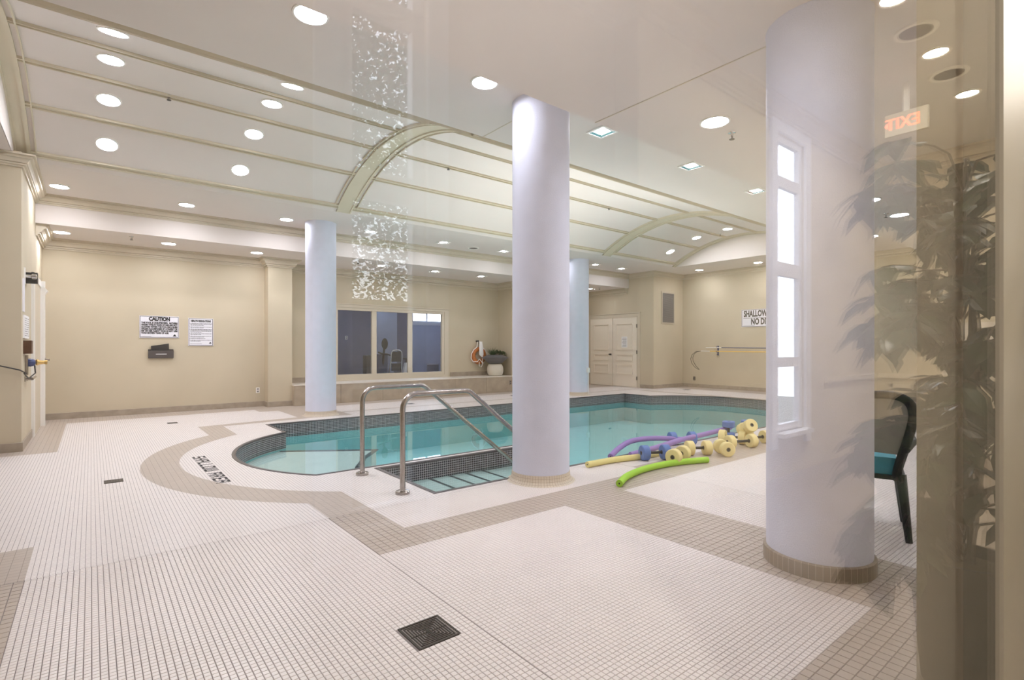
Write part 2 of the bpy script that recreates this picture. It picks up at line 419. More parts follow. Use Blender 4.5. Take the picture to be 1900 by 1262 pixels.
# SHALLOW AREA in dark mosaic tiles
FONT = {'S': ['1111','1000','1111','0001','1111'], 'H': ['1001','1001','1111','1001','1001'], 'A': ['1111','1001','1111','1001','1001'],
        'L': ['1000','1000','1000','1000','1111'], 'O': ['1111','1001','1001','1001','1111'], 'W': ['10101','10101','10101','10101','11111'],
        'R': ['1111','1001','1110','1010','1001'], 'E': ['1111','1000','1110','1000','1111'], ' ': ['00']*5}
q = MB(); pos = 0; pt = .0265
for ch in 'SHALLOW AREA':
    g = FONT[ch]
    for r_ in range(5):
        for c_ in range(len(g[0])):
            if g[r_][c_] == '1':
                y = 7.20-(pos+c_)*pt; x = 1.06-r_*pt
                q.box(x-pt+.002, x-.002, y-pt+.002, y-.002, .0001, .0016)
    pos += len(g[0])+1
ob = q.build('mosaic_lettering', 'ink', floor); ob['label'] = 'dark mosaic lettering SHALLOW AREA set in the white tiles'; ob['kind'] = 'stuff'

# ---- walls
def room_wall(name, m='wall'): return MB(), name, m
q = MB(); wall_panel(q, 'X', -.68, 3.0, 12.5, 13.0, 0, 3.75); q.box(3.0, 3.5, 12.2, 13.0, 0, 3.75)
wall_panel(q, 'X', 3.5, 9.8, 12.87, 13.0, 0, 3.75, [(4.70, 7.86, .54, 2.31)])
q.box(9.8, 10.4, 12.2, 13.0, 0, 3.75); q.box(10.4, 13.95, 12.87, 13.0, 0, 3.75)
wall_back = struct(q.build('wall_back', 'wall'))
q = MB(); q.box(-4.15, -4.0, .2, 13.0, 0, 3.75); q.box(-4.0, -.68, 8.94, 13.0, 0, 3.75)
wall_left = struct(q.build('wall_left', 'wall'))
q = MB(); q.box(13.8, 13.95, 10.05, 13.0, 0, 3.75); q.box(13.95, 15.55, 10.05, 10.2, 0, 3.75); q.box(15.4, 15.55, .2, 10.05, 0, 3.75)
wall_right = struct(q.build('wall_right', 'wall'))
q = MB(); wall_panel(q, 'X', -4.15, 15.55, .256, .336, 0, 3.75, [(-1.5, 1.40, .08, 2.6)])
q.cur = 1
wall_panel(q, 'X', -4.15, 15.55, .195, .256, 0, 3.75, [(-1.5, 1.389, .08, 2.6)])
wall_near = struct(q.build('wall_near', ['sill_frame', 'corridor_casing']))
# glass sheet the photograph is taken through
q = MB(); q.box(-1.5, 1.389, .201, .207, .08, 2.6)
win1 = struct(q.build('window_1', 'pane_glass'))

# ---- ceilings
q = MB()
q.box(-4.15, 15.55, .2, 3.02, H0, H0+.06)                     # low soffit near
q.box(-4.15, 15.55, 3.02, 3.08, H0, H1+.1)                    # its face
q.box(-4.15, 13.95, 11.08, 13.0, H0, H0+.06); q.box(-4.15, 13.95, 11.02, 11.08, H0, H1+.1)
q.box(-4.15, 15.55, 3.08, YC-HALF, H1, H1+.06); q.box(-4.15, 15.55, YC+HALF, 11.02, H1, H1+.06)
q.box(-4.15, -.76, YC-HALF, YC+HALF, H1, H1+.06); q.box(13.6, 15.55, YC-HALF, YC+HALF, H1, H1+.06)
ceiling = struct(q.build('ceiling', 'ceiling_paint'))
def vault_surface(x0, x1, y0, y1, off, n=24, thick=.0):
    """curved slab hugging the vault from y0 to y1, lower face off below the vault surface"""
    vs = []; fs = []
    for i in range(n+1):
        y = y0+(y1-y0)*i/n; z = vault_z(y); a = math.asin((y-YC)/RV)
        lo = (y-off*sin(a), z-off*cos(a)); hi = (y, z+.01)
        vs += [(x0, *lo), (x1, *lo), (x1, *hi), (x0, *hi)]
    for i in range(n):
        a = 4*i; c = a+4
        fs += [(a, c, c+1, a+1), (a+1, c+1, c+2, a+2), (a+3, a+2, c+2, c+3), (a, a+3, c+3, c)]
    fs += [(0,1,2,3), (4*n+3, 4*n+2, 4*n+1, 4*n)]
    return vs, fs
q = MB(); q.add(*vault_surface(-.76, 13.6, YC-HALF, YC+HALF, 0.0, 48)); q.smooth = True
q.build('vault', 'ceiling_paint', ceiling)
for x in (-.754, 13.594):                                        # segment-shaped end walls
    q = MB(); n = 32; pts = [(YC-HALF+2*HALF*i/n) for i in range(n+1)]
    vs = [(x, y, vault_z(y)+.01) for y in pts]+[(x, y, H1) for y in pts]; s = -.02 if x < 0 else .02
    vs2 = [(x+s, y, z) for _, y, z in vs]
    fs = [(i, i+1, n+2+i, n+1+i) for i in range(n)]; m_ = len(vs)
    q.add(vs+vs2, fs+[tuple(k+m_ for k in reversed(f)) for f in fs]); q.build('lunette', 'ceiling_paint', ceiling)
bays = [(-.61, 3.36), (3.62, 10.35), (10.65, 13.45)]
ribs = [YC+d for d in (-2.06, -1.24, -.41, .41, 1.24, 2.02)]
for bx0, bx1 in bays:
    for y in ribs:
        q = MB(); q.add(*vault_surface(bx0, bx1, y-.036, y+.036, .010, 3)); q.add(*vault_surface(bx0, bx1, y-.036, y-.022, .030, 2)); q.add(*vault_surface(bx0, bx1, y+.022, y+.036, .030, 2))
        q.build('vault_rib', 'rib_paint', ceiling)
for bx0, bx1 in bays:
    for e in (bx0, bx1-.072):
        q = MB()
        for o_ in (0, .058): q.add(*vault_surface(e+o_, e+o_+.014, YC-2.06, YC+2.02, .030, 40))
        q.build('panel_moulding', 'rib_paint', ceiling)
for x0, x1 in ((-.76, -.61), (3.36, 3.62), (10.35, 10.65), (13.45, 13.6)):
    q = MB(); q.add(*vault_surface(x0, x1, YC-HALF+.01, YC+HALF-.01, .012, 40))
    for e in (x0, x1-.025): q.add(*vault_surface(e, e+.025, YC-HALF+.02, YC+HALF-.02, .030, 40))
    q.build('arch_band', 'rib_paint', ceiling)
q = MB(); q.box(3.40, 3.412, .34, 3.08, H0-.004, H0); q.build('joint_bead', 'trim_paint', ceiling)
q = MB(); q.box(3.47, 3.482, 3.08, YC-HALF, H1-.004, H1); q.build('joint_bead', 'trim_paint', ceiling)

# ---- crown mouldings (room is to the left of the path)
tray = [(-4.0, 3.08), (15.4, 3.08), (15.4, 10.05), (13.8, 10.05), (13.8, 11.02), (-.68, 11.02), (-.68, 8.94), (-4.0, 8.94)]
struct(sweep(tray, crown_prof(H1, .15, .14), True).build('trim_1', 'trim_paint', fixn=True))
low = [(13.8, 11.08), (13.8, 12.87), (10.4, 12.87), (10.4, 12.2), (9.8, 12.2), (9.8, 12.87), (3.5, 12.87), (3.5, 12.2), (3.0, 12.2), (3.0, 12.5), (-.68, 12.5), (-.68, 11.08)]
struct(sweep(low, crown_prof(H0, .19, .16)).build('trim_2', 'trim_paint', fixn=True))
# ---- baseboards
def base(name, path, z0=0.0, h=.115, th=.014):
    return struct(sweep(path, [(0, z0), (th, z0), (th, z0+h-.004), (th-.004, z0+h), (0, z0+h)]).build(name, 'taupe_tile', fixn=True))
base('baseboard_back', [(3.5, 12.2), (3.0, 12.2), (3.0, 12.5), (-.68, 12.5)])
base('baseboard_left', [(-.68, 10.35), (-.68, 8.94), (-4.0, 8.94)])
base('baseboard_right', [(15.4, .34), (15.4, 10.05), (13.8, 10.05), (13.8, 10.56)])
base('baseboard_ledge', [(9.8, 12.87), (8.06, 12.87)], .465, .12)
base('baseboard_pier', [(4.5, 12.87), (3.5, 12.87)], .465, .12)

# ---- tiled ledge under the gym window
q = MB(); q.box(3.5, 9.8, 12.05, 12.87, 0, .445)
ledge = struct(q.build('ledge', 'stone_slab'))
q = MB(); q.box(3.49, 9.8, 12.035, 12.87, .445, .465); q.build('ledge_cap', 'pale_stone', ledge)
for i in range(6):                                            # slab joints seen on its face
    q = MB(); q.box(3.5+i*1.05+.004, min(3.5+(i+1)*1.05, 9.8)-.004, 12.042, 12.05, .006, .439); q.build('slab', 'stone_slab', ledge)

# ---- gym window in the back wall (three panes)
wn = struct(MB().box(4.70, 7.86, 12.93, 12.95, .54, .56).build('window_2', 'trim_paint'))
def wpart(name, m, *boxes):
    q = MB()
    for bb in boxes: q.box(*bb)
    return q.build(name, m, wn)
wpart('casing', 'trim_paint', (4.56, 8.0, 12.845, 12.87, 2.31, 2.40), (4.56, 4.70, 12.845, 12.87, .48, 2.31), (7.86, 8.0, 12.845, 12.87, .48, 2.31), (4.56, 8.0, 12.83, 12.87, .466, .54),
      (4.54, 8.02, 12.825, 12.87, 2.385, 2.41))
wpart('frame', 'trim_paint', (4.70, 7.86, 12.86, 12.94, .54, .62), (4.70, 7.86, 12.86, 12.94, 2.24, 2.31), (4.70, 4.78, 12.86, 12.94, .62, 2.24), (7.78, 7.86, 12.86, 12.94, .62, 2.24))
for x in (5.68, 6.72): wpart('mullion', 'trim_paint', (x, x+.13, 12.87, 12.94, .62, 2.24))
for x0, x1 in ((4.78, 5.68), (5.81, 6.72), (6.85, 7.78)): wpart('pane', 'gym_glass', (x0, x1, 12.915, 12.921, .62, 2.24))

# ---- double door in the far right wall
def panel_door(parent, y0, y1, z1, x):
    """door leaf in a wall x = const facing -x, with raised panel mouldings"""
    d = MB().box(x-.035, x, y0, y1, .01, z1).build('door_leaf', 'door_paint', parent)
    w_ = y1-y0
    q = MB()
    for za, zb in ((1.22, 2.10), (.86, 1.08), (.42, .74)):
        a0, a1 = y0+.17, y1-.17; xx = x-.035
        q.box(xx-.02, xx, a0, a1, zb-.03, zb); q.box(xx-.02, xx, a0, a1, za, za+.03)
        q.box(xx-.012, xx, a0, a0+.022, za+.03, zb-.03); q.box(xx-.012, xx, a1-.022, a1, za+.03, zb-.03)
    q.build('panel_moulding', 'door_paint', d)
    return d
dr = struct(MB().box(13.755, 13.80, 10.66-.02, 12.70+.02, 2.29, 2.33).build('door_1', 'trim_paint'))
q = MB(); q.box(13.77, 13.8, 10.56, 10.66, 0, 2.31); q.box(13.77, 13.8, 12.70, 12.80, 0, 2.31); q.box(13.77, 13.8, 10.56, 12.80, 2.31, 2.42); q.box(13.75, 13.8, 10.53, 12.83, 2.42, 2.445)
q.build('door_casing', 'trim_paint', dr)
lr = panel_door(dr, 10.67, 11.675, 2.29, 13.8); ll = panel_door(dr, 11.69, 12.69, 2.29, 13.8)
q = MB(); q.lathe([(.0, -.10), (.022, -.095), (.03, -.075), (.024, -.05), (.012, -.04), (.012, -.012), (.03, -.008), (.03, 0)], 16, (13.765, 11.76, 1.07), 'X'); q.build('door_knob', 'dark_metal', ll)
for z in (.30, 1.15, 2.0): MB().box(13.75, 13.762, 10.655, 10.68, z-.06, z+.06).build('hinge', 'dark_metal', lr)
# paper notice taped to the door
n_ = MB().box(13.7645, 13.766, 11.06, 11.30, 1.30, 1.66).build('door_notice', 'paper'); tag(n_, 'white paper notice taped to the right leaf of the double door', 'notice')
q = MB()
for i in range(8): q.box(13.7635, 13.7645, 11.09, 11.27-.02*(i % 3), 1.34+i*.038, 1.352+i*.038)
q.build('printed_lines', 'grille', n_)

# ---- left wall: door, casing, closer box
d2 = struct(MB().box(-.68, -.655, 10.42, 11.62, 0, 2.30).build('door_2', 'trim_paint'))
q = MB(); q.box(-.68, -.60, 11.62, 11.75, 0, 2.40); q.box(-.68, -.645, 10.30, 10.42, 0, 2.40); q.box(-.68, -.645, 10.30, 11.75, 2.30, 2.40); q.build('door_casing', 'white_plastic', d2)
q = MB(); q.lathe([(.03, 0), (.03, .012), (.012, .016), (.012, .055)], 16, (-.60, 11.66, 1.10), 'X'); q.tube([(-.55, 11.66, 1.10), (-.548, 11.64, 1.10), (-.545, 11.53, 1.095)], .011); q.build('lever_handle', 'steel', d2)
q = MB(); q.add([(-.60,11.60,2.30),(-.56,11.60,2.24),(-.60,11.60,2.18),(-.60,11.75,2.30),(-.56,11.75,2.24),(-.60,11.75,2.18)], [(0,1,2),(5,4,3),(0,3,4,1),(1,4,5,2),(0,2,5,3)]); q.build('closer_cover', 'white_plastic', d2)
# pull handle below
q = MB(); 
for y in (9.33, 9.62): q.lathe([(.035, 0), (.035, .01), (.014, .014), (.014, .075)], 14, (-.68, y, .885), 'X')
q.tube([(-.605, 9.30, .885), (-.605, 9.45, .89), (-.60, 9.70, .90)], .016)
tag(q.build('grab_handle', 'steel'), 'short steel grab handle low on the left wall by the corner', 'handle')

# ================================================================== POOL
pool = thing('swimming_pool', 'indoor swimming pool with dark mosaic edge, curved left end and stair channel', 'pool', (0, 0, 0))
pool['label'] = 'indoor swimming pool with dark mosaic edge and curved left end'
WZ = -.19
strip(POOL, -.245, 0, True, flip=False).build('mosaic_band', 'mosaic', pool)
strip(POOL, -.75, -.245, True).build('basin_wall', 'basin_teal', pool)
MB().prism(POOL, -.76, -.75, bottom=False, sides=False).build('basin_floor', 'plaster', pool)
q = MB(); q.prism(POOL, WZ-.001, WZ, bottom=False, sides=False); wt = q.build('water', 'water', pool); wt['kind'] = 'stuff'
# dark rounded coping row round the rim
b = sweep(POOL, [(-.040, 0.0), (-.036, .006), (-.012, .008), (.006, .003), (.008, -.012), (0.0, -.02)], True); b.build('coping', 'dark_coping', pool, fixn=True)
# underwater bench in the curved end, with dark nosing line
bench = arc(AC, AR-.001, 122, 218, 24); bench_in = [(2.75, 6.0), (2.62, 6.5), (2.66, 7.1), (2.85, 7.6), (3.05, 7.9), (2.45, 8.36)]
poly = arc(AC, AR-.002, 124, 212, 24)+[(2.35, 5.62), (2.50, 6.1), (2.72, 6.6), (3.02, 7.1), (3.4, 7.55)]
MB().prism(poly, -.74, -.27).build('underwater_bench', 'step_plaster', pool)
q = MB(); e = [(1.66, 5.63), (2.35, 5.62), (2.50, 6.1), (2.72, 6.6), (3.02, 7.1), (3.4, 7.55), (2.24, 8.33)]
for a_, c_ in zip(e, e[1:]):
    d_ = Vector((c_[0]-a_[0], c_[1]-a_[1], 0)); L = d_.length; d_.normalize(); nn = Vector((-d_.y, d_.x, 0))
    q.obox(((a_[0]+c_[0])/2, (a_[1]+c_[1])/2, -.268), d_*(L/2+.02), nn*.035, (0, 0, .006))
q.build('bench_nosing', 'dark_coping', pool)
# stairs of the entry channel
STEPS = ((2.41, -.203), (3.0, -.209), (3.27, -.215), (3.50, -.221), (3.75, -.228), (4.75, -.24))
for (xa, z), (xb, _) in zip(STEPS, STEPS[1:]):
    MB().box(xa, xb, 4.095, 5.275, -.75, z).build('stair_step', 'step_plaster', pool)
    MB().box(xa-.002, xa+.05, 4.10, 5.27, z, z+.003).build('step_nosing', 'dark_coping', pool)
# wall between channel and pool: top is white tile
MB().prism(rect(2.41, 4.75, 5.28, 5.42), -.003, .0005, sides=True).build('divider_cap', 'white_tile', pool)

# handrails
def rail(y, label):
    t = thing('handrail', label, 'handrail', (2.16, y, 0), 0, 'handrails at the pool stairs')
    z = .885; R = .14; pts = [(0, 0, .0)]
    pts += [(0, 0, .35), (0, 0, z-R)]
    pts += [(R-R*cos(radians(a)), 0, z-R+R*sin(radians(a))) for a in range(15, 91, 15)]
    pts += [(.40, 0, z), (.60, 0, z)]
    d = Vector((1.97-.70, 0, -.16-.86)).normalized()
    a_end = atan2(-d.z, d.x); r2 = .13; cx = .66
    for k in range(1, 7):
        a = a_end*k/6; pts.append((cx+r2*sin(a), 0, z-r2*(1-cos(a))))
    p0 = Vector(pts[-1])
    for s_ in (.4, .9, 1.4, 1.95): pts.append(tuple(p0+d*s_))
    q = MB(); q.tube(pts, .0245, 14); q.build('rail_tube', 'steel', t)
    q = MB(); q.lathe([(.064, 0), (.064, .018), (.058, .026), (.030, .030), (.026, .034)], 28); q.build('flange', 'steel', t)
    return t
rail(4.24, 'brushed steel handrail at the pool stairs, the nearer of the two')
rail(5.13, 'brushed steel handrail at the pool stairs, the farther one by the pool edge')

# ================================================================== COLUMNS
def column(x, y, top, label, base='white', h=.09):
    t = thing('column', label, 'column', (x, y, 0), 0, 'round white columns')
    r = .282
    q = MB(); q.lathe([(r, h), (r, top-.02), (r+.004, top-.012), (r+.004, top)], 72, cap=False); q.build('shaft', 'column_paint', t)
    b = MB(); b.uv = []; prof = [(r+.055, 0.0), (r+.035, .006), (r+.018, .022), (r+.008, .05), (r+.006, h), (r-.002, h+.004)] if base == 'white' else [(r+.016, 0), (r+.016, h-.004), (r+.010, h), (r-.002, h+.002)]
    seg = 72; vs = []; fs = []
    L = 0
    for i, (rr, z) in enumerate(prof):
        if i: L += math.dist(prof[i-1], prof[i])
        for k in range(seg+1):
            a = 2*pi*k/seg; vs.append((rr*cos(a), rr*sin(a), z)); b.uv.append((k/seg*2*pi*(r+.01), L))
    for i in range(len(prof)-1):
        for k in range(seg): fs.append((i*(seg+1)+k, i*(seg+1)+k+1, (i+1)*(seg+1)+k+1, (i+1)*(seg+1)+k))
    b.add(vs, fs); b.smooth = True; b.build('tile_base', 'column_mosaic' if base == 'white' else 'base_tile', t)
    return t
column(3.46, 10.20, H1, 'round white column with mosaic foot at the far left pool corner')
column(3.47, 3.86, H1, 'round white column with mosaic foot beside the pool stairs')
c3 = column(10.42, 10.05, H1, 'round grey-white column farthest away, before the double door')
column(3.43, 1.31, H0, 'large round white column nearest the glass, with brown tile foot', 'brown', .085)
# outlet with conduit on the far column
t = thing('power_outlet', 'white outlet box with thin conduit on the farthest column', 'outlet', (10.42+.06, 10.05-.29, 0))
MB().box(-.04, .04, -.04, 0.01, .62, .75).build('box', 'white_plastic', t); q = MB(); q.tube([(0, -.012, .62), (0, -.012, .02)], .01, 8); q.build('conduit', 'white_plastic', t)

# ================================================================== DOWNLIGHTS
def make_round(name, label, r=.105):
    t = thing(name, label, 'ceiling light')
    q = MB(); q.lathe([(r+.022, 0), (r+.020, -.010), (r+.006, -.012), (r, -.004), (r, .0)], 36, cap=False); q.build('trim_ring', 'white_plastic', t)
    q = MB(); q.lathe([(r, -.003), (0.0001, -.003)], 20, cap=False); q.smooth = False; q.build('lens', 'lens', t, fixn=False)
    return t
def make_square(name, label, r=.105):
    t = thing(name, label, 'ceiling light')
    q = MB()
    for a0, a1, c0, c1 in ((-r-.02, r+.02, -r-.02, -r), (-r-.02, r+.02, r, r+.02), (-r-.02, -r, -r, r), (r, r+.02, -r, r)): q.box(a0, a1, c0, c1, -.014, 0)
    q.build('trim_frame', 'white_plastic', t)
    q = MB(); k = r*.62
    vs = [(-r,-r,-.012),(r,-r,-.012),(r,r,-.012),(-r,r,-.012),(-k,-k,-.002),(k,-k,-.002),(k,k,-.002),(-k,k,-.002)]
    q.add(vs, [(0,4,5,1),(1,5,6,2),(2,6,7,3),(3,7,4,0)]); q.build('reflector', 'chrome', t)
    q = MB(); q.add([(-k,-k,-.003),(k,-k,-.003),(k,k,-.003),(-k,k,-.003)], [(0,3,2,1)]); q.build('lens', 'lens', t)
    return t
ORD = ['first', 'second', 'third', 'fourth', 'fifth', 'sixth', 'seventh', 'eighth', 'ninth', 'tenth', 'eleventh']
R0 = make_round('downlight', ''); S0 = make_square('downlight', '')
used = [False, False]
def put(kind, loc, label, group, rotx=0):
    src = (R0, S0)[kind]
    if not used[kind]:
        used[kind] = True; src.location = loc; src.rotation_euler = (rotx, 0, 0); src['label'] = label; src['group'] = group
    else: dup(src, loc, label, (rotx, 0, 0), group)
for i, x in enumerate((1.23, 2.77)): put(0, (x, 3.84, H1), 'round downlight by the near soffit edge, %s from the left' % ORD[i], 'downlights beside the near soffit')
for i, x in enumerate((4.42, 6.17, 7.92, 9.66, 11.4, 13.1)): put(1, (x, 3.90, H1), 'square downlight by the near soffit edge, %s of the square ones from the left' % ORD[i], 'downlights beside the near soffit')
for i, x in enumerate((-.37, 1.25, 2.85)): put(0, (x, 10.28, H1), 'round downlight on the flat strip beyond the vault, %s from the left wall' % ORD[i], 'downlights beyond the vault')
for i, x in enumerate((4.50, 6.26, 8.0, 9.7, 11.35, 12.52)): put(1, (x, 10.28, H1), 'square downlight on the flat strip beyond the vault, %s square one' % ORD[i], 'downlights beyond the vault')
for i, y in enumerate((8.98, 7.15, 5.3)): put(0, (14.65, y, H1), 'round downlight along the right wall, %s from the far corner' % ORD[i], 'downlights along the right wall')
rows = ('lowest row toward the back wall', 'row above the lowest', 'middle row', 'row nearest the glass')
for i, x in enumerate((.16, 1.74)):
    for j, y in enumerate((8.66, 7.82, 6.90, 6.05)):
        put(0, (x, y, vault_z(y)-.002), 'round downlight in the left vault bay, %s column, %s' % (('left', 'right')[i], rows[j]), 'downlights in the left vault bay', rotx=-math.asin((y-YC)/RV))
for j, y in enumerate((8.62, 7.8, 6.93)): put(0, (12.6, y, vault_z(y)-.002), 'round downlight in the far right vault bay, %s from the back' % ORD[j], 'downlights in the far vault bay', rotx=-math.asin((y-YC)/RV))
for i, x in enumerate((-.39, 1.13, 2.65, 4.02, 5.39, 6.85, 8.3, 12.9)): put(0 if i < 3 else 1, (x, 11.66 if i < 7 else 11.9, H0), 'downlight in the low soffit before the back wall, %s from the left' % ORD[i], 'downlights in the back soffit')
for i, x in enumerate((4.19, 6.10, 8.01, 9.24, 11.2, 13.0)): put(0, (x, 2.42, H0), 'round downlight in the low soffit near the glass, %s from the left' % ORD[i], 'downlights in the near soffit')

for i, x in enumerate((2.0, 5.4, 7.0)): put(0, (x, .95, H0), 'added out-of-view fill light in the soffit right behind the glass, %s from the left' % ORD[i], 'added fill lights behind the glass')  # unseen row added to brighten the near floor and big column

# sprinklers, speakers
def make_sprinkler(label):
    t = thing('sprinkler', label, 'sprinkler', group='ceiling sprinklers')
    q = MB(); q.lathe([(.035, 0), (.033, -.006), (.012, -.008), (.010, -.03)], 18, cap=False); q.build('escutcheon', 'chrome', t)
    q = MB(); q.box(-.014, -.010, -.003, .003, -.058, -.028); q.box(.010, .014, -.003, .003, -.058, -.028); q.lathe([(.004, -.03), (.005, -.058)], 8); q.build('frame', 'grille', t)
    q = MB(); q.lathe([(.0001, -.058), (.024, -.059), (.024, -.062), (.0001, -.062)], 16, cap=False); q.build('deflector', 'dark_metal', t)
    return t
sp = None
for loc, lab in (((4.53, 2.45, H0), 'small ceiling sprinkler beside the round light nearest the big column'),
                 ((.72, 7.4, vault_z(7.4)), 'small ceiling sprinkler in the left vault bay'), ((4.6, 7.4, vault_z(7.4)), 'small ceiling sprinkler in the middle vault bay left of the centre column'),
                 ((8.6, 7.4, vault_z(7.4)), 'small ceiling sprinkler in the middle vault bay right of the centre column'), ((4.7, 11.4, H0), 'small ceiling sprinkler in the back soffit above the window'),
                 ((.55, 11.35, H0), 'small ceiling sprinkler in the back soffit above the caution sign'), ((9.0, 2.52, H0), 'small ceiling sprinkler right of the big column'),
                 ((12.9, 11.5, H0), 'small ceiling sprinkler in front of the double door'), ((12.9, 7.3, vault_z(7.3)), 'small ceiling sprinkler in the far right vault bay')):
    if sp is None: sp = make_sprinkler(lab); sp.location = loc
    else: dup(sp, loc, lab)
def make_speaker(label):
    t = thing('ceiling_vent', label, 'vent', group='round ceiling vents')
    q = MB(); q.lathe([(.14, 0), (.135, -.012), (.11, -.014), (.105, -.006)], 36, cap=False); q.build('rim', 'white_plastic', t)
    q = MB(); q.lathe([(.105, -.008), (.0001, -.010)], 30, cap=False); q.build('grille', 'dark_metal', t)
    return t
s1 = make_speaker('round dark ceiling vent by the near soffit edge, left of the big column'); s1.location = (7.08, 3.60, H1)
dup(s1, (7.17, 10.40, H1), 'round dark ceiling vent far back between two square lights')

# ================================================================== WALL THINGS
XR = (pi/2, 0, 0)
def frame_boxes(q, x0, x1, z0, z1, y, t=.008, d=.0012):
    q.box(x0, x1, y-d, y, z0, z0+t); q.box(x0, x1, y-d, y, z1-t, z1); q.box(x0, x0+t, y-d, y, z0+t, z1-t); q.box(x1-t, x1, y-d, y, z0+t, z1-t)
def logo(parent, x, z, y, s=.03):
    q = MB(); yy = y-.001
    q.add([(x-s, yy, z), (x+s, yy, z), (x+s*.5, yy, z+s*.7), (x+s*.2, yy, z+s*1.3), (x-s*.35, yy, z+s*.9)], [(0,1,2,3,4)]); q.box(x-s*1.1, x+s*1.1, yy-.0005, yy, z-s*.25, z-s*.1)
    q.build('emblem', 'ink', parent)
# CAUTION
YS = 12.485
t = MB().box(.73, 1.385, YS, 12.5, 1.49, 1.925).build('caution_sign', 'sign_white'); tag(t, 'white caution sign with black capitals, left of the other sign', 'sign')
q = MB(); frame_boxes(q, .738, 1.377, 1.498, 1.917, YS); q.build('border', 'ink', t)
text_obj('lettering', 'CAUTION', .10, 'ink', t, (1.058, YS-.0012, 1.862), XR, .0065, .35)
q = MB(); q.box(.893, 1.222, YS-.001, YS, 1.818, 1.822); q.build('underline', 'ink', t)
for i, s in enumerate(('THIS POOL IS UNSUPERVISED.  BATHERS', 'UNDER TWELVE YEARS OF AGE ARE NOT', 'ALLOWED WITHIN THE POOL ENCLOSURE', 'UNLESS ACCOMPANIED BY A PARENT OR', 'HIS OR HER AGENT WHO IS NOT LESS')):
    text_obj('lettering', s, .044, 'ink', t, (1.058, YS-.0012, 1.786-i*.040), XR, .0028, .60)
text_obj('lettering', 'THAN SIXTEEN YEARS OF AGE.', .044, 'ink', t, (.985, YS-.0012, 1.586), XR, .0028, .455)
q = MB(); q.box(.755, .92, YS-.001, YS, 1.516, 1.521); q.build('fine_print', 'ink', t); logo(t, 1.31, 1.528, YS)
# HEALTH REGULATIONS
t = MB().box(1.545, 1.995, YS, 12.5, 1.335, 1.905).build('health_sign', 'sign_white'); tag(t, 'white health regulations sign with fine print, right of the caution sign', 'sign')
q = MB(); frame_boxes(q, 1.553, 1.987, 1.343, 1.897, YS); q.build('border', 'ink', t)
text_obj('lettering', 'HEALTH REGULATIONS', .055, 'ink', t, (1.77, YS-.0012, 1.845), XR, .0035, .36)
q = MB(); z = 1.795; r2 = random.Random(3)
for n_l in (3, 2, 4, 2, 2, 1, 2):
    q.box(1.568, 1.574, YS-.001, YS, z-.004, z+.006)
    for k in range(n_l):
        x = 1.585; xe = 1.965 if k < n_l-1 else 1.68+r2.random()*.2
        while x < xe:
            w_ = .01+r2.random()*.025; q.box(x, min(x+w_, xe), YS-.001, YS, z-.004, z+.005); x += w_+.006
        z -= .019
    z -= .013
for k in range(6): q.box(1.58+k*.035, 1.60+k*.035+.01, YS-.001, YS, 1.372, 1.379)
q.build('fine_print', 'ink', t); logo(t, 1.94, 1.385, YS, .024)
# brochure holder with folder
t = thing('brochure_holder', 'smoky plastic wall holder below the caution sign', 'holder', (1.08, 12.5, 1.09))
MB().box(-.21, .21, -.012, 0, 0, .175).build('back_plate', 'smoke_plastic', t)
q = MB(); q.add([(-.21,-.05,0),(.21,-.05,0),(.21,-.085,.15),(-.21,-.085,.15),(-.21,-.045,0),(.21,-.045,0),(.21,-.08,.15),(-.21,-.08,.15)], [(0,1,2,3),(5,4,7,6),(3,2,6,7)])
q.box(-.21, .21, -.05, -.012, 0, .006); q.add([(-.21,-.012,0),(-.21,-.05,0),(-.21,-.085,.15),(-.21,-.012,.15)], [(0,1,2,3)]); q.add([(.21,-.012,0),(.21,-.05,0),(.21,-.085,.15),(.21,-.012,.15)], [(0,3,2,1)]); q.build('pocket', 'smoke_plastic', t)
MB().box(-.09, .09, -.088, -.083, .075, .085).build('label_strip', 'paper', t)
q = MB(); q.add([(-.155,-.055,.01),(.135,-.055,.01),(.13,-.05,.285),(-.165,-.05,.235),(-.155,-.02,.01),(.135,-.02,.01),(.13,-.02,.285),(-.165,-.02,.235)], [(0,1,2,3),(5,4,7,6),(3,2,6,7),(1,5,6,2),(4,0,3,7),(0,4,5,1)])
f_ = q.build('folder', 'dark_plastic', loc=(1.08, 12.5, 1.095)); tag(f_, 'black folder sticking out of the wall holder', 'folder')
# outlets
def outlet(name, loc, rotz, label, m='white_plastic', m2='dark_metal'):
    t = thing(name, label, 'outlet', loc, rotz)
    MB().box(-.038, .038, -.008, 0, -.06, .06).build('cover_plate', m, t)
    q = MB()
    for z in (-.026, .026): q.box(-.018, .018, -.011, -.008, z-.016, z+.016)
    q.build('sockets', m2, t); return t
outlet('wall_outlet', (2.86, 12.5, .36), 0, 'white double outlet low on the back wall by the pier', 'white_plastic', 'grille')
outlet('wall_outlet', (9.62, 12.042, .27), 0, 'steel outlet on the tiled ledge below the planter', 'steel', 'dark_metal')
outlet('wall_outlet', (15.4, 9.62, .29), -pi/2, 'dark outlet low on the right wall below the rescue hook', 'dark_metal', 'grille')
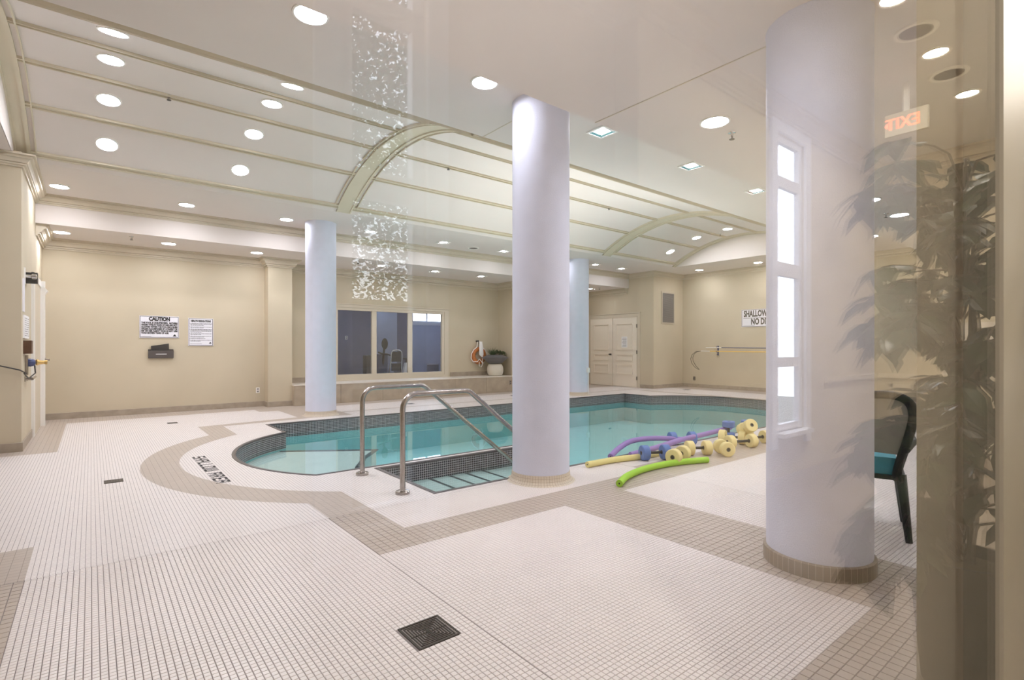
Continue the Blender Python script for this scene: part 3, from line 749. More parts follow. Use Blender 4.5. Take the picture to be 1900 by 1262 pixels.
# air grille
t = thing('air_grille', 'tall grey air return grille high on the wall by the corner', 'vent', (14.56, 10.05, 2.06))
q = MB(); q.box(-.36, .36, -.02, 0, 0, .05); q.box(-.36, .36, -.02, 0, .99, 1.04); q.box(-.36, -.31, -.02, 0, .05, .99); q.box(.31, .36, -.02, 0, .05, .99); q.build('frame', 'grille_frame', t)
MB().box(-.31, .31, -.004, 0, .05, .99).build('backing', 'dark_metal', t)
q = MB()
for i in range(38): q.box(-.31, .31, -.014, -.006, .055+i*.0246, .055+i*.0246+.018)
s_ = q.build('slats', 'grille', t); s_['kind'] = 'stuff'
# SHALLOW WATER sign on the right wall
t = thing('shallow_water_sign', 'white sign with bold black words on the right wall, partly behind the column', 'sign', (15.4, 7.32, 2.18), -pi/2)
MB().box(-.70, .70, -.012, 0, -.265, .265).build('board', 'sign_white', t)
q = MB(); frame_boxes(q, -.69, .69, -.255, .255, -.012, .012); q.box(-.64, .64, -.0135, -.012, .0, .010); q.build('border', 'ink', t)
text_obj('lettering', 'SHALLOW WATER', .25, 'ink', t, (0, -.0132, .125), XR, .010, 1.26)
text_obj('lettering', 'NO DIVING', .25, 'ink', t, (0, -.0132, -.112), XR, .010, .80)
q = MB()
for k in range(10): q.box(-.64+k*.035, -.64+k*.035+.026, -.0135, -.012, -.232, -.224)
q.build('fine_print', 'ink', t)
# rescue poles
t = thing('rescue_hook', 'yellow rescue pole with black hook loop on the right wall', 'pole', (15.4, 0, 0))
q = MB(); q.tube([(-.10, 9.00, 1.185), (-.10, 5.6, 1.16)], .016); q.build('pole', 'yellow_pole', t)
q = MB(); q.tube([(-.10, 9.32, 1.19), (-.10, 8.99, 1.185)], .012); q.build('ferrule', 'white_plastic', t)
q = MB(); q.tube([(-.10, 9.32, 1.19), (-.10, 9.50, 1.17), (-.10, 9.64, 1.07), (-.10, 9.69, .93), (-.10, 9.66, .80), (-.10, 9.56, .68), (-.10, 9.44, .605), (-.10, 9.38, .59), (-.10, 9.40, .615),
      (-.10, 9.50, .70), (-.10, 9.60, .86), (-.10, 9.61, .97), (-.10, 9.57, 1.08), (-.10, 9.48, 1.155), (-.10, 9.36, 1.185)], .007, 8); q.build('hook_loop', 'black', t)
t = thing('reach_pole', 'white and navy reach pole above the yellow one on the right wall', 'pole', (15.4, 0, 0))
q = MB(); q.tube([(-.09, 9.15, 1.295), (-.09, 8.62, 1.295)], .014); q.build('grip', 'white_plastic', t)
q = MB(); q.tube([(-.09, 8.62, 1.295), (-.09, 5.6, 1.27)], .014); q.build('pole', 'navy', t)
def bracket(y, lab):
    t = thing('pole_bracket', lab, 'bracket', (15.4, y, 1.2), group='pole brackets on the right wall')
    q = MB(); q.box(-.015, 0, -.025, .025, -.15, .15); q.tube([(0, 0, .11), (-.10, 0, .11), (-.12, 0, .145)], .009, 8); q.tube([(0, 0, -.02), (-.11, 0, -.045), (-.135, 0, 0)], .009, 8); q.tube([(0, 0, -.12), (-.05, 0, -.14), (-.07, 0, -.10)], .009, 8)
    q.build('hooks', 'navy', t)
bracket(8.78, 'navy wall bracket holding both poles near the hook end'); bracket(6.0, 'navy wall bracket holding both poles, the one behind the big column')
# life ring with rope
t = thing('life_ring', 'orange life ring hanging on the back wall', 'life ring', (9.02, 12.80, 1.06))
q = MB(); seg = 40; vs = []; fs = []
for i in range(seg):
    a = 2*pi*i/seg
    for k in range(14):
        c_ = 2*pi*k/14; rr = .195+.065*cos(c_); vs.append((rr*cos(a), .05*sin(c_), rr*sin(a)))
for i in range(seg):
    for k in range(14): fs.append((i*14+k, i*14+(k+1)%14, ((i+1)%seg)*14+(k+1)%14, ((i+1)%seg)*14+k))
q.add(vs, fs); q.smooth = True; q.build('ring', 'orange_ring', t, fixn=True)
q = MB(); q.tube([(-.05,-.02,.42),(-.10,-.05,.25),(-.20,-.03,.18),(-.28,-.02,.05),(-.29,-.02,-.08),(-.22,-.02,-.18),(-.10,-.07,-.18),(-.03,-.07,-.10),(.06,-.07,-.19),(.10,-.05,-.24),(.16,-.03,-.22)], .012, 8)
q.tube([(.02,-.02,.42),(.10,-.06,.24),(.22,-.04,.15),(.28,-.02,.06),(.30,-.02,-.02)], .011, 8); q.build('grab_line', 'rope', t)
t = thing('rope_coil', 'white coiled rope hanging from black hooks over the life ring', 'rope', (9.02, 12.80, 1.06))
q = MB()
for k in range(6):
    dx = -.03+.012*k; q.tube([(dx,-.085,.42),(dx-.015,-.10-.004*k,.22),(dx-.01,-.10,.03),(dx+.03,-.105,-.01-.008*k),(dx+.06,-.10,.04),(dx+.05,-.10,.22),(dx+.02,-.085,.42)], .010, 8)
q.tube([(.07,-.09,.05),(.075,-.09,-.25),(.03,-.09,-.34),(-.04,-.09,-.31),(-.05,-.09,-.18)], .010, 8); q.build('coil', 'rope', t)
q = MB(); q.lathe([(.025, -.0), (.025, -.05), (.012, -.06), (.012, -.09), (.028, -.10), (.0001, -.12)], 14, (-.04, .07, .43), 'Y'); q.tube([(.02, .07, .38), (.02, -.08, .38), (.02, -.09, .42)], .010, 8); q.build('hook', 'black', t)
# planter on ledge
t = thing('bowl_planter', 'slate bowl planter on a round cream drum, on the ledge', 'planter', (9.36, 12.44, .465))
q = MB(); q.lathe([(.15, 0), (.20, .015), (.235, .08), (.245, .17), (.235, .26), (.20, .335), (.15, .36)], 36); q.build('drum', 'cream_ceramic', t)
q = MB(); q.lathe([(.14, .355), (.20, .37), (.385, .53), (.390, .545), (.37, .55), (.20, .62), (.17, .60), (.0001, .60)], 40); q.build('bowl', 'slate_bowl', t)
q = MB(); r2 = random.Random(5)
for k in range(90):                                            # grassy blades
    a = r2.random()*2*pi; L = .16+.14*r2.random(); tl = .3+r2.random()*.9; c_ = Vector((-.09+.05*cos(a), .04*sin(a), .60)); d_ = Vector((cos(a)*tl, sin(a)*tl, 1)).normalized(); sd = Vector((-sin(a), cos(a), 0))*.007
    m_ = c_+d_*L*.6; e_ = c_+d_*L+Vector((cos(a), sin(a), -.5))*.04; q.add([c_-sd, c_+sd, m_+sd*.8, m_-sd*.8, e_], [(0,1,2,3),(3,2,4)])
q.build('grass_tuft', 'foliage', t)
q = MB()
for k in range(170):                                           # rosette plants
    c0 = Vector((.12, 0, .62)) if k % 2 else Vector((.24, -.04, .58)); a = r2.random()*2*pi; el = r2.random()*1.2; d_ = Vector((cos(a)*cos(el), sin(a)*cos(el), sin(el))); c_ = c0+d_*.09; sd = d_.cross(Vector((0,0,1))).normalized()*.024; up = sd.cross(d_).normalized()
    q.add([c_, c_+d_*.04+sd, c_+d_*.075+up*.01, c_+d_*.04-sd], [(0,1,2,3)])
q.build('succulent', 'foliage', t)

# left wall gadgets
t = thing('wall_phone', 'dark wall phone with brass fitting and hanging cable on the left wall', 'phone', (-.68, 9.42, 1.08))
q = MB(); q.box(0, .03, -.07, .07, -.14, .12); q.build('back_plate', 'steel', t)
q = MB(); q.lathe([(.05, .02), (.055, .05), (.04, .09), (.03, .10)], 16, (0, 0, .02), 'X'); q.build('body', 'navy', t)
q = MB(); q.lathe([(.032, .0), (.045, .02), (.03, .04), (.022, .09), (.028, .095), (.028, .12)], 14, (.095, .1, .02), 'X'); q.build('fitting', 'brass', t)
q = MB(); q.tube([(.09, .05, -.02), (.10, .0, -.12), (.06, -.25, -.17), (.05, -.40, -.16), (.03, -.55, -.10)], .008, 8); q.build('cable', 'black', t)
t = thing('control_box', 'black control box on the left pier at the frame edge', 'box', (-1.0, 8.94, 1.30))
q = MB(); q.box(-.12, .09, -.05, 0, -.11, .10); q.build('case', 'dark_plastic', t); q = MB(); q.tube([(.0, -.03, -.11), (.02, -.035, -.18), (.12, -.04, -.22), (.31, -.05, -.28), (.36, .10, -.33)], .008, 8); q.build('cable', 'black', t)
t = tag(MB().box(-.68, -.60, 9.15, 9.36, 1.22, 1.39).build('wood_box', 'brown_wood'), 'small brown wooden box on the left wall below the notice', 'box')
t = MB().box(-.68, -.665, 9.12, 9.75, 1.42, 1.72).build('wall_notice', 'paper'); tag(t, 'printed white notice sheet low on the left wall above the box', 'notice')
q = MB(); r2 = random.Random(9)
for i in range(9):
    for k in range(4): q.box(-.665, -.664, 9.16+k*.14, 9.16+k*.14+.05+.07*r2.random(), 1.45+i*.028, 1.462+i*.028)
q.build('printed_lines', 'grille', t)
t = MB().box(-.68, -.668, 9.05, 9.22, 1.76, 2.18).build('wall_certificate', 'sign_white'); tag(t, 'tall narrow sheet on the left wall below the camera bracket', 'notice')
t = thing('wall_camera', 'small chrome wall camera on a black bracket, high on the left wall', 'camera', (-.68, 9.35, 2.22))
MB().box(0, .012, -.12, -.04, -.10, .12).build('cover', 'white_plastic', t)
q = MB(); q.lathe([(.02, .0), (.02, .06), (.035, .07), (.035, .11), (.02, .12)], 14, (0, .02, .02), 'X'); q.build('body', 'chrome', t)
MB().box(0, .12, .10, .22, -.06, .08).build('bracket', 'black', t)

# floor drains
t = thing('floor_drain', 'square dark bronze floor drain in the nearest white tiles', 'drain', (1.206, 2.106, 0), group='floor drains')
q = MB(); h = .106
for a0, a1, c0, c1 in ((-h, h, -h, -h+.010), (-h, h, h-.010, h), (-h, -h+.010, -h+.01, h-.01), (h-.010, h, -h+.01, h-.01)): q.box(a0, a1, c0, c1, -.003, .001)
for i in range(7):
    k = .012+i*.0125
    q.box(-k, k, -k, -k+.005, -.002, .0005); q.box(-k, k, k-.005, k, -.002, .0005); q.box(-k, -k+.005, -k+.005, k-.005, -.002, .0005); q.box(k-.005, k, -k+.005, k-.005, -.002, .0005)
q.box(-.09, .09, -.003, .003, -.002, .0004); q.box(-.003, .003, -.09, .09, -.002, .0004); q.build('grate', 'bronze_grate', t)
def slot(x, y, sx, sy, lab):
    t = thing('floor_drain', lab, 'drain', (x, y, 0), group='floor drains')
    q = MB(); q.box(-sx, sx, -sy, sy, 0, .003)
    q.build('frame', 'bronze_grate', t); q = MB()
    for i in range(6): a = -sx+.01+(2*sx-.02)*i/6; q.box(a, a+.012, -sy+.008, sy-.008, .003, .0045)
    q.build('slats', 'dark_metal', t)
slot(.17, 6.39, .075, .075, 'small dark floor drain left of the curved tan band'); slot(1.09, 10.69, .075, .075, 'small dark floor drain far back below the caution sign')
slot(5.75, 10.9, .075, .075, 'small floor drain between the pool and the tiled ledge, left'); slot(8.9, 11.0, .075, .075, 'small floor drain between the pool and the tiled ledge, right'); slot(14.3, 9.2, .09, .09, 'small dark floor drain by the far right corner')

# ================================================================== FOAM TOYS
def noodle(name, pts, m, label, r=.033):
    P = [Vector(p) for p in pts]; out = []; n = len(P)
    for i in range(n-1):
        p0, p1, p2, p3 = P[max(i-1,0)], P[i], P[i+1], P[min(i+2,n-1)]
        for k in range(6):
            t_ = k/6; out.append(.5*((2*p1)+(-p0+p2)*t_+(2*p0-5*p1+4*p2-p3)*t_**2+(-p0+3*p1-3*p2+p3)*t_**3))
    out.append(P[-1]); c = out[0].copy()
    t = thing(name, label, 'pool noodle', tuple((c.x, c.y, 0)), group='foam pool noodles')
    loc = [p-Vector((c.x, c.y, 0)) for p in out]
    q = MB(); q.tube(loc, r, 20); q.build('foam', m, t)
    for e0, e1 in ((loc[0], loc[1]), (loc[-1], loc[-2])):
        d_ = (e0-e1).normalized(); q = MB(); q.tube([e0-d_*.004, e0+d_*.0006], .008, 12); q.build('core_hole', 'ink', t)
    return t
noodle('pool_noodle', [(3.83, 3.17, .034), (4.13, 3.31, .034), (4.55, 3.39, .034), (5.0, 3.36, .034), (5.42, 3.22, .034)], 'green_foam', 'lime green pool noodle nearest the glass, curved on the floor')
noodle('pool_noodle', [(4.18, 3.90, .034), (4.6, 3.88, .034), (5.0, 3.80, .034), (5.45, 3.78, .034)], 'yellow_foam', 'pale yellow pool noodle lying by the pool edge')
noodle('pool_noodle', [(4.70, 4.02, .034), (5.0, 4.15, .07), (5.35, 4.22, .115), (5.75, 4.15, .115), (6.2, 3.97, .07)], 'purple_foam', 'purple pool noodle arching over the pool edge, the left one')
noodle('pool_noodle', [(4.95, 3.93, .036), (5.4, 3.90, .07), (6.0, 3.90, .11), (6.6, 3.93, .115), (7.3, 3.97, .13)], 'purple_foam', 'purple pool noodle lying straight behind the yellow floats, the right one')
def dumbbell(x, y, z, ang, label, m='pale_yellow_foam', R=.087, L=.30, tilt=0, w=.085, stack=1):
    t = thing('foam_dumbbell', label, 'foam dumbbell', (x, y, z), ang, 'foam dumbbells')
    t.rotation_euler = (0, tilt, ang)
    for s in (-1, 1):
        c = s*(L/2-w/2); q = MB(); e = .008
        q.lathe([(.022, c-w/2), (R-e, c-w/2), (R, c-w/2+e), (R, c+w/2-e), (R-e, c+w/2), (.022, c+w/2)], 32, (0,0,0), 'X', cap=False); q.build('float', m, t, fixn=True)
        q = MB(); q.lathe([(.0001, c-w/2+.01), (.026, c-w/2-.001), (.026, c+w/2+.001), (.0001, c+w/2-.01)], 16, (0,0,0), 'X', cap=False); q.build('end_cap', 'black', t)
    q = MB(); q.lathe([(.017, -L/2+w), (.017, L/2-w)], 12, (0,0,0), 'X'); q.build('bar', 'black', t)
    return t
R_ = .087
dumbbell(5.08, 3.68, R_, radians(-28), 'blue foam dumbbell at the left of the yellow ones', 'blue_foam', L=.34)
dumbbell(5.17, 3.43, R_, radians(12), 'yellow foam dumbbell just behind the green noodle', L=.34)
dumbbell(5.72, 3.52, R_, radians(-35), 'yellow foam dumbbell right of the green noodle end', L=.30)
dumbbell(5.97, 3.33, R_, radians(-128), 'yellow foam dumbbell facing the glass, standing alone', L=.26, w=.07)
dumbbell(6.55, 3.42, R_, radians(-22), 'yellow foam dumbbell with its black bar in view', L=.42)
dumbbell(6.78, 3.66, R_, radians(-75), 'yellow foam dumbbell at the back of the heap', L=.34)
dumbbell(7.02, 3.44, R_, radians(-20), 'yellow foam dumbbell half behind the big column', L=.36)
dumbbell(6.86, 3.50, .225, radians(-122), 'yellow foam dumbbell lying on top of the heap', L=.26, tilt=radians(-24))
dumbbell(7.12, 3.90, .122, radians(10), 'blue foam dumbbell standing on end behind the topmost yellow one', 'blue_foam', L=.244, R=.085, tilt=pi/2)
dumbbell(7.42, 3.78, .122, radians(8), 'blue foam dumbbell standing on end, half behind the big column', 'blue_foam', L=.244, R=.085, tilt=pi/2)
dumbbell(6.16, 4.03, R_, radians(-32), 'blue foam dumbbell behind the purple noodle at the pool edge', 'blue_foam', L=.36)

# ================================================================== CHAIR behind the big column
ch = thing('patio_chair', 'black patio chair with grey sling back beside the large column', 'chair', (4.20, 1.27, 0), radians(-38.8)-radians(34))
def tb(name, pts, r, m, par=ch, seg=12): q = MB(); q.tube(pts, r, seg); return q.build(name, m, par)
# local frame: x to the right in view, y away
hoop = [(-.27, .0, .44), (-.29, -.03, .60), (-.27, -.06, .76), (-.19, -.085, .89), (-.06, -.10, .965), (.10, -.10, .985), (.20, -.09, .95), (.235, -.07, .86), (.21, -.04, .70), (.16, 0, .50), (.15, .02, .40)]
def smooth(P, k=5):
    P = [Vector(p) for p in P]; out = []; n = len(P)
    for i in range(n-1):
        p0, p1, p2, p3 = P[max(i-1,0)], P[i], P[i+1], P[min(i+2,n-1)]
        for j in range(k):
            t_ = j/k; out.append(.5*((2*p1)+(-p0+p2)*t_+(2*p0-5*p1+4*p2-p3)*t_**2+(-p0+3*p1-3*p2+p3)*t_**3))
    return out+[P[-1]]
hoop = [(x*1.45 if x < 0 else x, y, z) for x, y, z in hoop]; hs = smooth(hoop); tb('back_frame', hs, .028, 'black')
q = MB(); cpt = Vector((-.03, -.05, .66)); hq = [p for p in hs if p.z > .57]; vs = [cpt]+[cpt+(p-cpt)*.97 for p in hq]; q.add(vs, [(0, i, i+1) for i in range(1, len(hq))]+[(0, len(hq), 1)]); q.build('backrest', 'grey_sling', ch)
q = MB(); q.box(-.40, .20, .0, .46, .40, .43); q.build('seat', 'black', ch)
q = MB(); q.box(-.37, .15, .03, .44, .43, .545); q.build('cushion', 'teal_towel', ch)
for x, y, dx, dy in ((.17, .02, .045, -.05), (-.38, .02, -.03, -.05), (.17, .44, .04, .04), (-.38, .44, -.04, .04)):
    q = MB(); q.tube([(x, y, .44), (x+dx*.5, y+dy*.5, .22), (x+dx, y+dy, 0.0)], [.034, .028, .020], 10); q.build('leg', 'black', ch)
tb('armrest', [(.20, -.06, .62), (.25, .10, .66), (.25, .34, .66), (.20, .42, .56), (.18, .44, .42)], .020, 'black')
tb('armrest', [(-.38, -.04, .62), (-.43, .10, .66), (-.43, .34, .66), (-.40, .42, .56), (-.38, .44, .42)], .020, 'black')

# ================================================================== GYM behind the window
q = MB(); wall_panel(q, 'X', 3.4, 11.2, 16.6, 16.75, 0, 3.2, [(8.86, 10.6, 2.2, 3.0)]); q.box(3.3, 3.45, 13.0, 16.7, 0, 3.2)
wall_gym = struct(q.build('wall_gym', 'gym_wall'))
q = MB(); q.box(8.75, 11.1, 16.58, 16.6, 0, 2.19); q.box(11.1, 11.25, 13.0, 16.7, 0, 3.2); struct(q.build('wall_gym_side', 'gym_wall_light'))
struct(MB().box(3.3, 11.25, 13.0, 16.75, -.1, 0).build('floor_gym', 'gym_floor')); struct(MB().box(3.3, 11.25, 13.0, 16.75, 3.2, 3.3).build('ceiling_gym', 'gym_wall_light'))
g = struct(MB().box(6.87, 7.55, 15.2, 15.3, 0, 3.2).build('wall_partition', 'gym_wall_light')); 
q = MB(); q.box(8.86, 10.6, 16.62, 16.70, 2.2, 2.25); q.box(9.40, 9.45, 16.62, 16.70, 2.25, 3.0); q.box(8.76, 10.7, 16.56, 16.58, 2.10, 2.2); struct(q.build('window_3', 'window_paint'))
outlet('light_switch', (6.45, 16.6, 1.62), 0, 'white light switch on the dark gym wall', 'white_plastic', 'grille')
for i, x in enumerate((4.6, 6.4, 8.6)):  # unseen panels, added because the gym came out too dark
    r_ = thing('gym_fill_light', 'added unseen fill panel on the gym ceiling, %s from the left' % ORD[i], 'ceiling light', (x, 14.9, 3.2), group='added gym fill lights')
    MB().box(-.33, .33, -.33, .33, -.03, 0).build('frame', 'white_plastic', r_); MB().box(-.28, .28, -.28, .28, -.034, -.03).build('diffuser', 'gym_fill', r_)
t = thing('exercise_bike', 'black exercise bike with oval console seen through the window', 'exercise bike', (6.71, 14.3, 0))
q = MB(); q.lathe([(.0001, -.02), (.09, -.015), (.10, 0), (.09, .03), (.0001, .035)], 24, (0, 0, 0), 'Y'); o_ = q.build('console', 'dark_plastic', t); o_.location = (0, 0, 1.41); o_.scale = (1, 1, 1.65)
q = MB(); q.tube([(0, .02, 1.36), (-.01, .05, 1.1), (0, .2, .5), (0, .3, .12)], .03); q.box(-.25, .25, .25, .33, 0, .06); q.tube([(-.2, 0, 1.16), (-.08, .02, 1.12), (.1, .02, 1.10), (.2, 0, 1.06)], .022); q.build('frame', 'dark_metal', t)
q = MB(); q.box(-.16, .14, .1, .55, .1, 1.10); q.build('housing', 'blue_plastic', t)
t = thing('gym_chair', 'black padded gym chair with chrome frame seen through the window', 'chair', (6.76, 13.62, 0)); t.scale = (1, 1, 1.15)
hp = smooth([(-.26, .05, .35), (-.20, -.02, .75), (-.19, -.04, .98), (-.13, -.05, 1.06), (.05, -.05, 1.06), (.13, -.05, .98), (.13, -.03, .75), (.12, .0, .35)])
tb('back_frame', hp, .018, 'chrome', t)
MB().box(-.17, .10, -.05, .0, .78, 1.03).build('back_pad', 'dark_plastic', t); MB().box(-.17, .10, -.04, .0, .56, .74).build('lower_pad', 'dark_plastic', t); MB().box(-.24, .14, -.02, .4, .42, .50).build('seat', 'dark_plastic', t)
q = MB(); q.tube([(-.26, .05, .36), (-.28, .02, 0)], .016); q.tube([(.12, .0, .36), (.15, -.02, 0)], .016); q.tube([(-.2, .38, .42), (-.2, .42, 0)], .016); q.tube([(.1, .38, .42), (.1, .42, 0)], .016); q.build('legs', 'chrome', t)
t = thing('treadmill', 'dark treadmill at the left behind the window', 'treadmill', (6.32, 14.1, 0))
q = MB(); q.box(-.30, .0, -.1, .15, .0, 1.08); q.build('console_post', 'dark_plastic', t); q = MB(); q.box(-.4, .2, .15, 1.5, 0, .2); q.build('deck', 'dark_plastic', t)
t = thing('weight_bench', 'white angled machine part right of the gym chair', 'machine', (7.02, 13.55, 0))
q = MB(); q.obox((.06, .1, .72), (.09, 0, .02), (0, .05, 0), (.04, 0, .16)); q.build('panel', 'white_plastic', t); q = MB(); q.box(-.1, .12, .12, .6, 0, .6); q.tube([(-.05, .1, .98), (.15, .1, .98)], .02); q.tube([(.05, .1, .98), (.05, .12, .6)], .02); q.build('base', 'dark_metal', t)
t = thing('waste_bin', 'grey waste bin in the gym at the right end of the window', 'bin', (8.15, 14.0, 0))
q = MB(); q.lathe([(.15, 0), (.18, .55), (.175, .78)], 24); q.build('body', 'blue_plastic', t); q = MB(); q.lathe([(.175, .78), (.195, .785), (.195, .81), (.17, .81)], 24, cap=False); q.build('rim', 'gym_wall_light', t)

# ================================================================== CORRIDOR behind the camera (seen mirrored in the glass)
CX0, CX1, CY0, CY1, CH = -3.2, 8.2, -2.0, .195, 3.70
struct(MB().box(CX0, CX1, CY0, CY1, -.1, 0.0).build('floor_corridor', 'corridor_floor'))
struct(MB().box(CX0-.1, CX1+.1, CY0-.3, CY1, CH, CH+.1).build('ceiling_corridor', 'corridor_ceiling'))
q = MB(); q.box(CX0-.1, CX0, CY0-.2, CY1, 0, CH); q.box(CX1, CX1+.1, CY0-.2, CY1, 0, CH); struct(q.build('wall_corridor_end', 'wall'))
WINS = [(.90, 1.36), (5.28, 5.93)]
q = MB(); wall_panel(q, 'X', CX0, CX1, CY0-.07, CY0, 0, CH, [(a, c, .45, 3.45) for a, c in WINS]); q.box(2.86, 3.49, CY0, -1.8, 0, CH)
struct(q.build('wall_outer', 'wall'))
struct(sweep([(CX1, CY1), (CX0, CY1), (CX0, CY0), (2.86, CY0), (2.86, -1.8), (3.49, -1.8), (3.49, CY0), (CX1, CY0)], crown_prof(CH, .17, .15), True).build('trim_3', 'trim_paint', fixn=True))
q = MB(); 
q.box(CX1-.03, CX1, CY0, CY1, .90, .96); q.box(CX1-.02, CX1, CY0, CY1, 0, .14)
for a in (-1.9, -1.2, -.5): q.box(CX1-.02, CX1, a+.05, a+.09, .22, .82); q.box(CX1-.02, CX1, a+.61, a+.65, .22, .82); q.box(CX1-.02, CX1, a+.05, a+.65, .22, .26); q.box(CX1-.02, CX1, a+.05, a+.65, .78, .82)
q.box(6.5, CX1, CY0, CY0+.03, .90, .96); q.box(3.5, 5.0, CY0, CY0+.03, .90, .96)
struct(q.build('trim_4', 'trim_paint'))
for k, (a, c) in enumerate(WINS):
    wq = struct(MB().box(a-.02, c+.02, CY0-.02, CY0+.10, .41, .45).build('window_%d' % (k+4), 'window_paint'))
    q = MB(); q.box(a-.12, a, CY0, CY0+.03, .3, 3.57); q.box(c, c+.12, CY0, CY0+.03, .3, 3.57); q.box(a, c, CY0, CY0+.03, 3.45, 3.57); q.build('casing', 'window_paint', wq)
    q = MB()
    for z0, z1 in ((.45, .52), (1.10, 1.20), (2.03, 2.17), (2.93, 3.04), (3.38, 3.45)): q.box(a, c, CY0-.065, CY0-.02, z0, z1)
    for x in (a, c-.07): q.box(x, x+(.10 if a < x < c-.08 else .07), CY0-.07, CY0-.015, .45, 3.45)
    q.build('sash', 'window_paint', wq)
    MB().box(a, c, CY0-.05, CY0-.046, .5, 3.4).build('pane', 'pane_glass', wq)
struct(MB().box(-14, 20, -16, CY0-.2, -.6, -.5).build('ground_outside', 'ground'))
struct(MB().box(-6, 4.2, -3.6, -3.4, -.5, 1.67).build('wall_garden', 'stone_slab'))
# exit sign
t = thing('exit_sign', 'red EXIT sign with arrow hanging in the corridor, mirrored in the glass', 'exit sign', (5.75, -1.05, 3.34), pi/2)
MB().box(-.16, .16, -.02, .02, -.10, .10).build('housing', 'exit_face', t)
MB().box(-.02, .02, -.01, .01, .10, .36).build('stem', 'white_plastic', t)
me_rot = (pi/2, 0, pi)
text_obj('lettering', 'EXIT', .15, 'exit_letters', t, (-.02, .0215, 0), (pi/2, 0, pi), .0, .25)
q = MB(); q.add([(-.155, .0215, 0), (-.135, .0215, .03), (-.135, .0215, -.03)], [(0,1,2),(0,2,1)]); q.build('arrow', 'exit_letters', t)
# corridor ceiling lights
for i, x in enumerate((.2, 4.3, 5.35, 6.45)):  # the first is out of view, added to light the casing strip
    r_ = thing('corridor_light', 'small round corridor ceiling light, %s along the corridor' % ORD[i], 'ceiling light', (x, -.75 if x > 1 else -1.3, CH), group='corridor ceiling lights')
    q = MB(); q.lathe([(.10, 0), (.098, -.01), (.08, -.012), (.075, -.004)], 28, cap=False); q.build('trim_ring', 'white_plastic', r_)
    q = MB(); q.lathe([(.075, -.003), (.0001, -.003)], 16, cap=False); q.smooth = False; q.build('lens', 'lens_corridor', r_)
for i, x in enumerate((4.87, 5.85)): dup(s1, (x, -.77, CH), 'round corridor ceiling vent, the %s one' % ('nearer', 'farther')[i])
t = tag(MB().box(CX1-.06, CX1, -1.9, -1.45, 1.3, 1.62).build('wall_cabinet', 'grille'), 'grey wall cabinet at the corridor end, mirrored in the glass', 'cabinet')
t = thing('notice_board', 'pale notice board low on the corridor end wall, mirrored in the glass', 'notice board', (CX1, -1.0, 1.25))
MB().box(-.02, 0, -.30, .30, -.35, .35).build('board', 'pale_stone', t); MB().box(-.03, -.02, -.05, .12, -.05, .02).build('card', 'paper', t)

# ficus beside the camera
def leaf_mesh(q, base, d, up, L, W):
    d = d.normalized(); sd = d.cross(up).normalized(); n_ = sd.cross(d)
    q.add([base, base+d*L*.3+sd*W*.42+n_*W*.08, base+d*L*.62+sd*W*.40+n_*W*.06, base+d*L-n_*L*.08, base+d*L*.62-sd*W*.40+n_*W*.06, base+d*L*.3-sd*W*.42+n_*W*.08, base+d*L*.35, base+d*L*.65],
          [(0,1,6),(1,2,7,6),(2,3,7),(3,4,7),(4,5,6,7),(5,0,6)])
fx = thing('potted_ficus', 'potted ficus tree standing by the glass, mirrored in it', 'plant', (2.62, -.08, 0))
q = MB(); q.lathe([(.13, 0), (.17, .45), (.18, .50), (.165, .50), (.155, .45)], 28, cap=False); q.lathe([(.13, .001), (.0001, .001)], 28, cap=False); q.build('pot', 'planter_black', fx)
q = MB(); q.lathe([(.158, .455), (.08, .475), (.0001, .48)], 24, cap=False); q.build('moss', 'soil_moss', fx)
r2 = random.Random(21); tips = []
q = MB()
for k in range(4):
    a = 2*pi*k/4+.4; tr = [(.03*cos(a), .03*sin(a), .46), (.05*cos(a+.8), .05*sin(a+.8), .9), (.05*cos(a+2), .05*sin(a+2), 1.35), (.12*cos(a), .06*sin(a), 1.85)]
    q.tube(smooth(tr), .013, 8)
q.build('trunk', 'bark', fx)
qb = MB(); ql = MB()
def twig(p, v, L, n):
    pts = [p]
    for i in range(n):
        v = v+Vector((0, 0, -.13)); p = p+v.normalized()*L/n; pts.append(p)
    pts = [Vector((max(x_.x, -.78), max(min(x_.y, .15), -.13), x_.z)) for x_ in pts]
    qb.tube(pts, [.0035]*len(pts), 4)
    for i in range(1, len(pts)):
        for s_ in (0, 1):
            t_ = (pts[i]-pts[i-1])
            if t_.length < 1e-4: continue
            az = (1 if s_ else -1)*(.5+.8*r2.random())
            d_ = (Matrix.Rotation(az, 3, 'Z')@t_.normalized())+Vector((0, 0, -.25-.55*r2.random()))
            if (pts[i]+d_.normalized()*.10).y > .18: continue
            leaf_mesh(ql, pts[i], d_, Vector((r2.uniform(-.4,.4), r2.uniform(-.4,.4), 1)), .095+.035*r2.random(), .062+.016*r2.random())
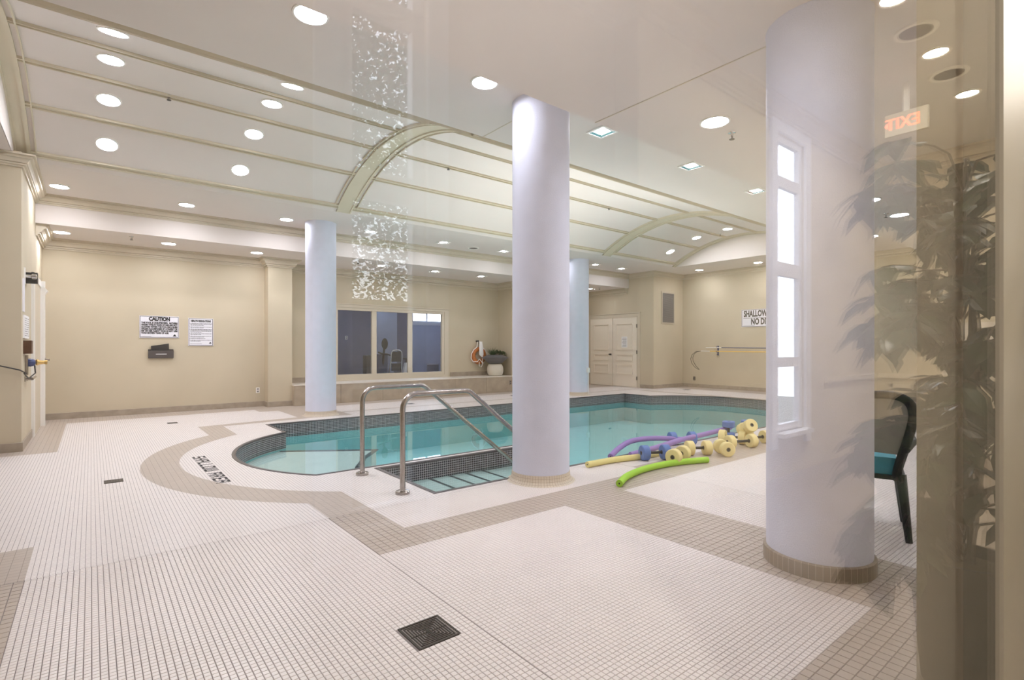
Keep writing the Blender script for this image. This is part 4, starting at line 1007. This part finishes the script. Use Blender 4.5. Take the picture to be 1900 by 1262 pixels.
for k in range(105):
    h_ = r2.random(); z0 = .62+1.45*h_; a = r2.random()*2*pi; rad = (.10+.42*r2.random())*(1.0 if z0 < 1.75 else .6)
    c_ = Vector((cos(a)*rad, sin(a)*rad*.30, z0)); out_ = Vector((cos(a), sin(a)*.55, .25))
    qb.tube([Vector((0, 0, z0-.15)), c_*.5+Vector((0, 0, z0*.5-.02)), c_], .005, 4)
    twig(c_, out_, .22+.18*r2.random(), 4)
for k in range(26):                                             # long sprays reaching towards the camera
    z0 = rnd.choice((.62, .72, .95, 1.35, 1.75, 1.85))+.06*r2.random(); a = pi+r2.uniform(-.35, .35)
    c_ = Vector((cos(a)*.35, sin(a)*.12-.04, z0)); qb.tube([Vector((0, 0, z0-.2)), c_], .006, 4)
    twig(c_, Vector((cos(a), sin(a)*.4, .35)), .38+.12*r2.random(), 6)
qb.build('branches', 'bark', fx); lo = ql.build('leaves', 'ficus_leaf', fx); lo['kind'] = 'stuff'

# trees outside the corridor window
def tree(x, y, h, r, seed, label):
    t = thing('tree', label, 'tree', (x, y, -.5), group='trees outside the corridor window'); r2 = random.Random(seed)
    q = MB(); q.tube([(0,0,0),(.1,.05,h*.4),(0,.1,h*.8)], [.14,.11,.04], 8); q.build('trunk', 'bark', t)
    q = MB()
    for k in range(24000):
        u = r2.gauss(0, 1); v = r2.gauss(0, 1); w_ = r2.gauss(0, 1); n_ = sqrt(u*u+v*v+w_*w_); rr = r*(r2.random()**.4)
        c_ = Vector((u/n_*rr, v/n_*rr*.8, h*.55+w_/n_*rr*h*.45/r)); d_ = Vector((r2.uniform(-1,1), r2.uniform(-1,1), r2.uniform(-1,.3))).normalized(); sd = d_.cross(Vector((.3,.2,1))).normalized()
        L = .095; q.add([c_, c_+d_*L*.5+sd*.036, c_+d_*L, c_+d_*L*.5-sd*.036], [(0,1,2,3)])
    o_ = q.build('crown', 'foliage', t); o_['kind'] = 'stuff'
tree(.9, -5.6, 8.5, 1.9, 1, 'leafy green tree outside the corridor window, left one'); tree(4.4, -7.4, 8.5, 2.0, 2, 'leafy green tree outside the corridor window, right one')
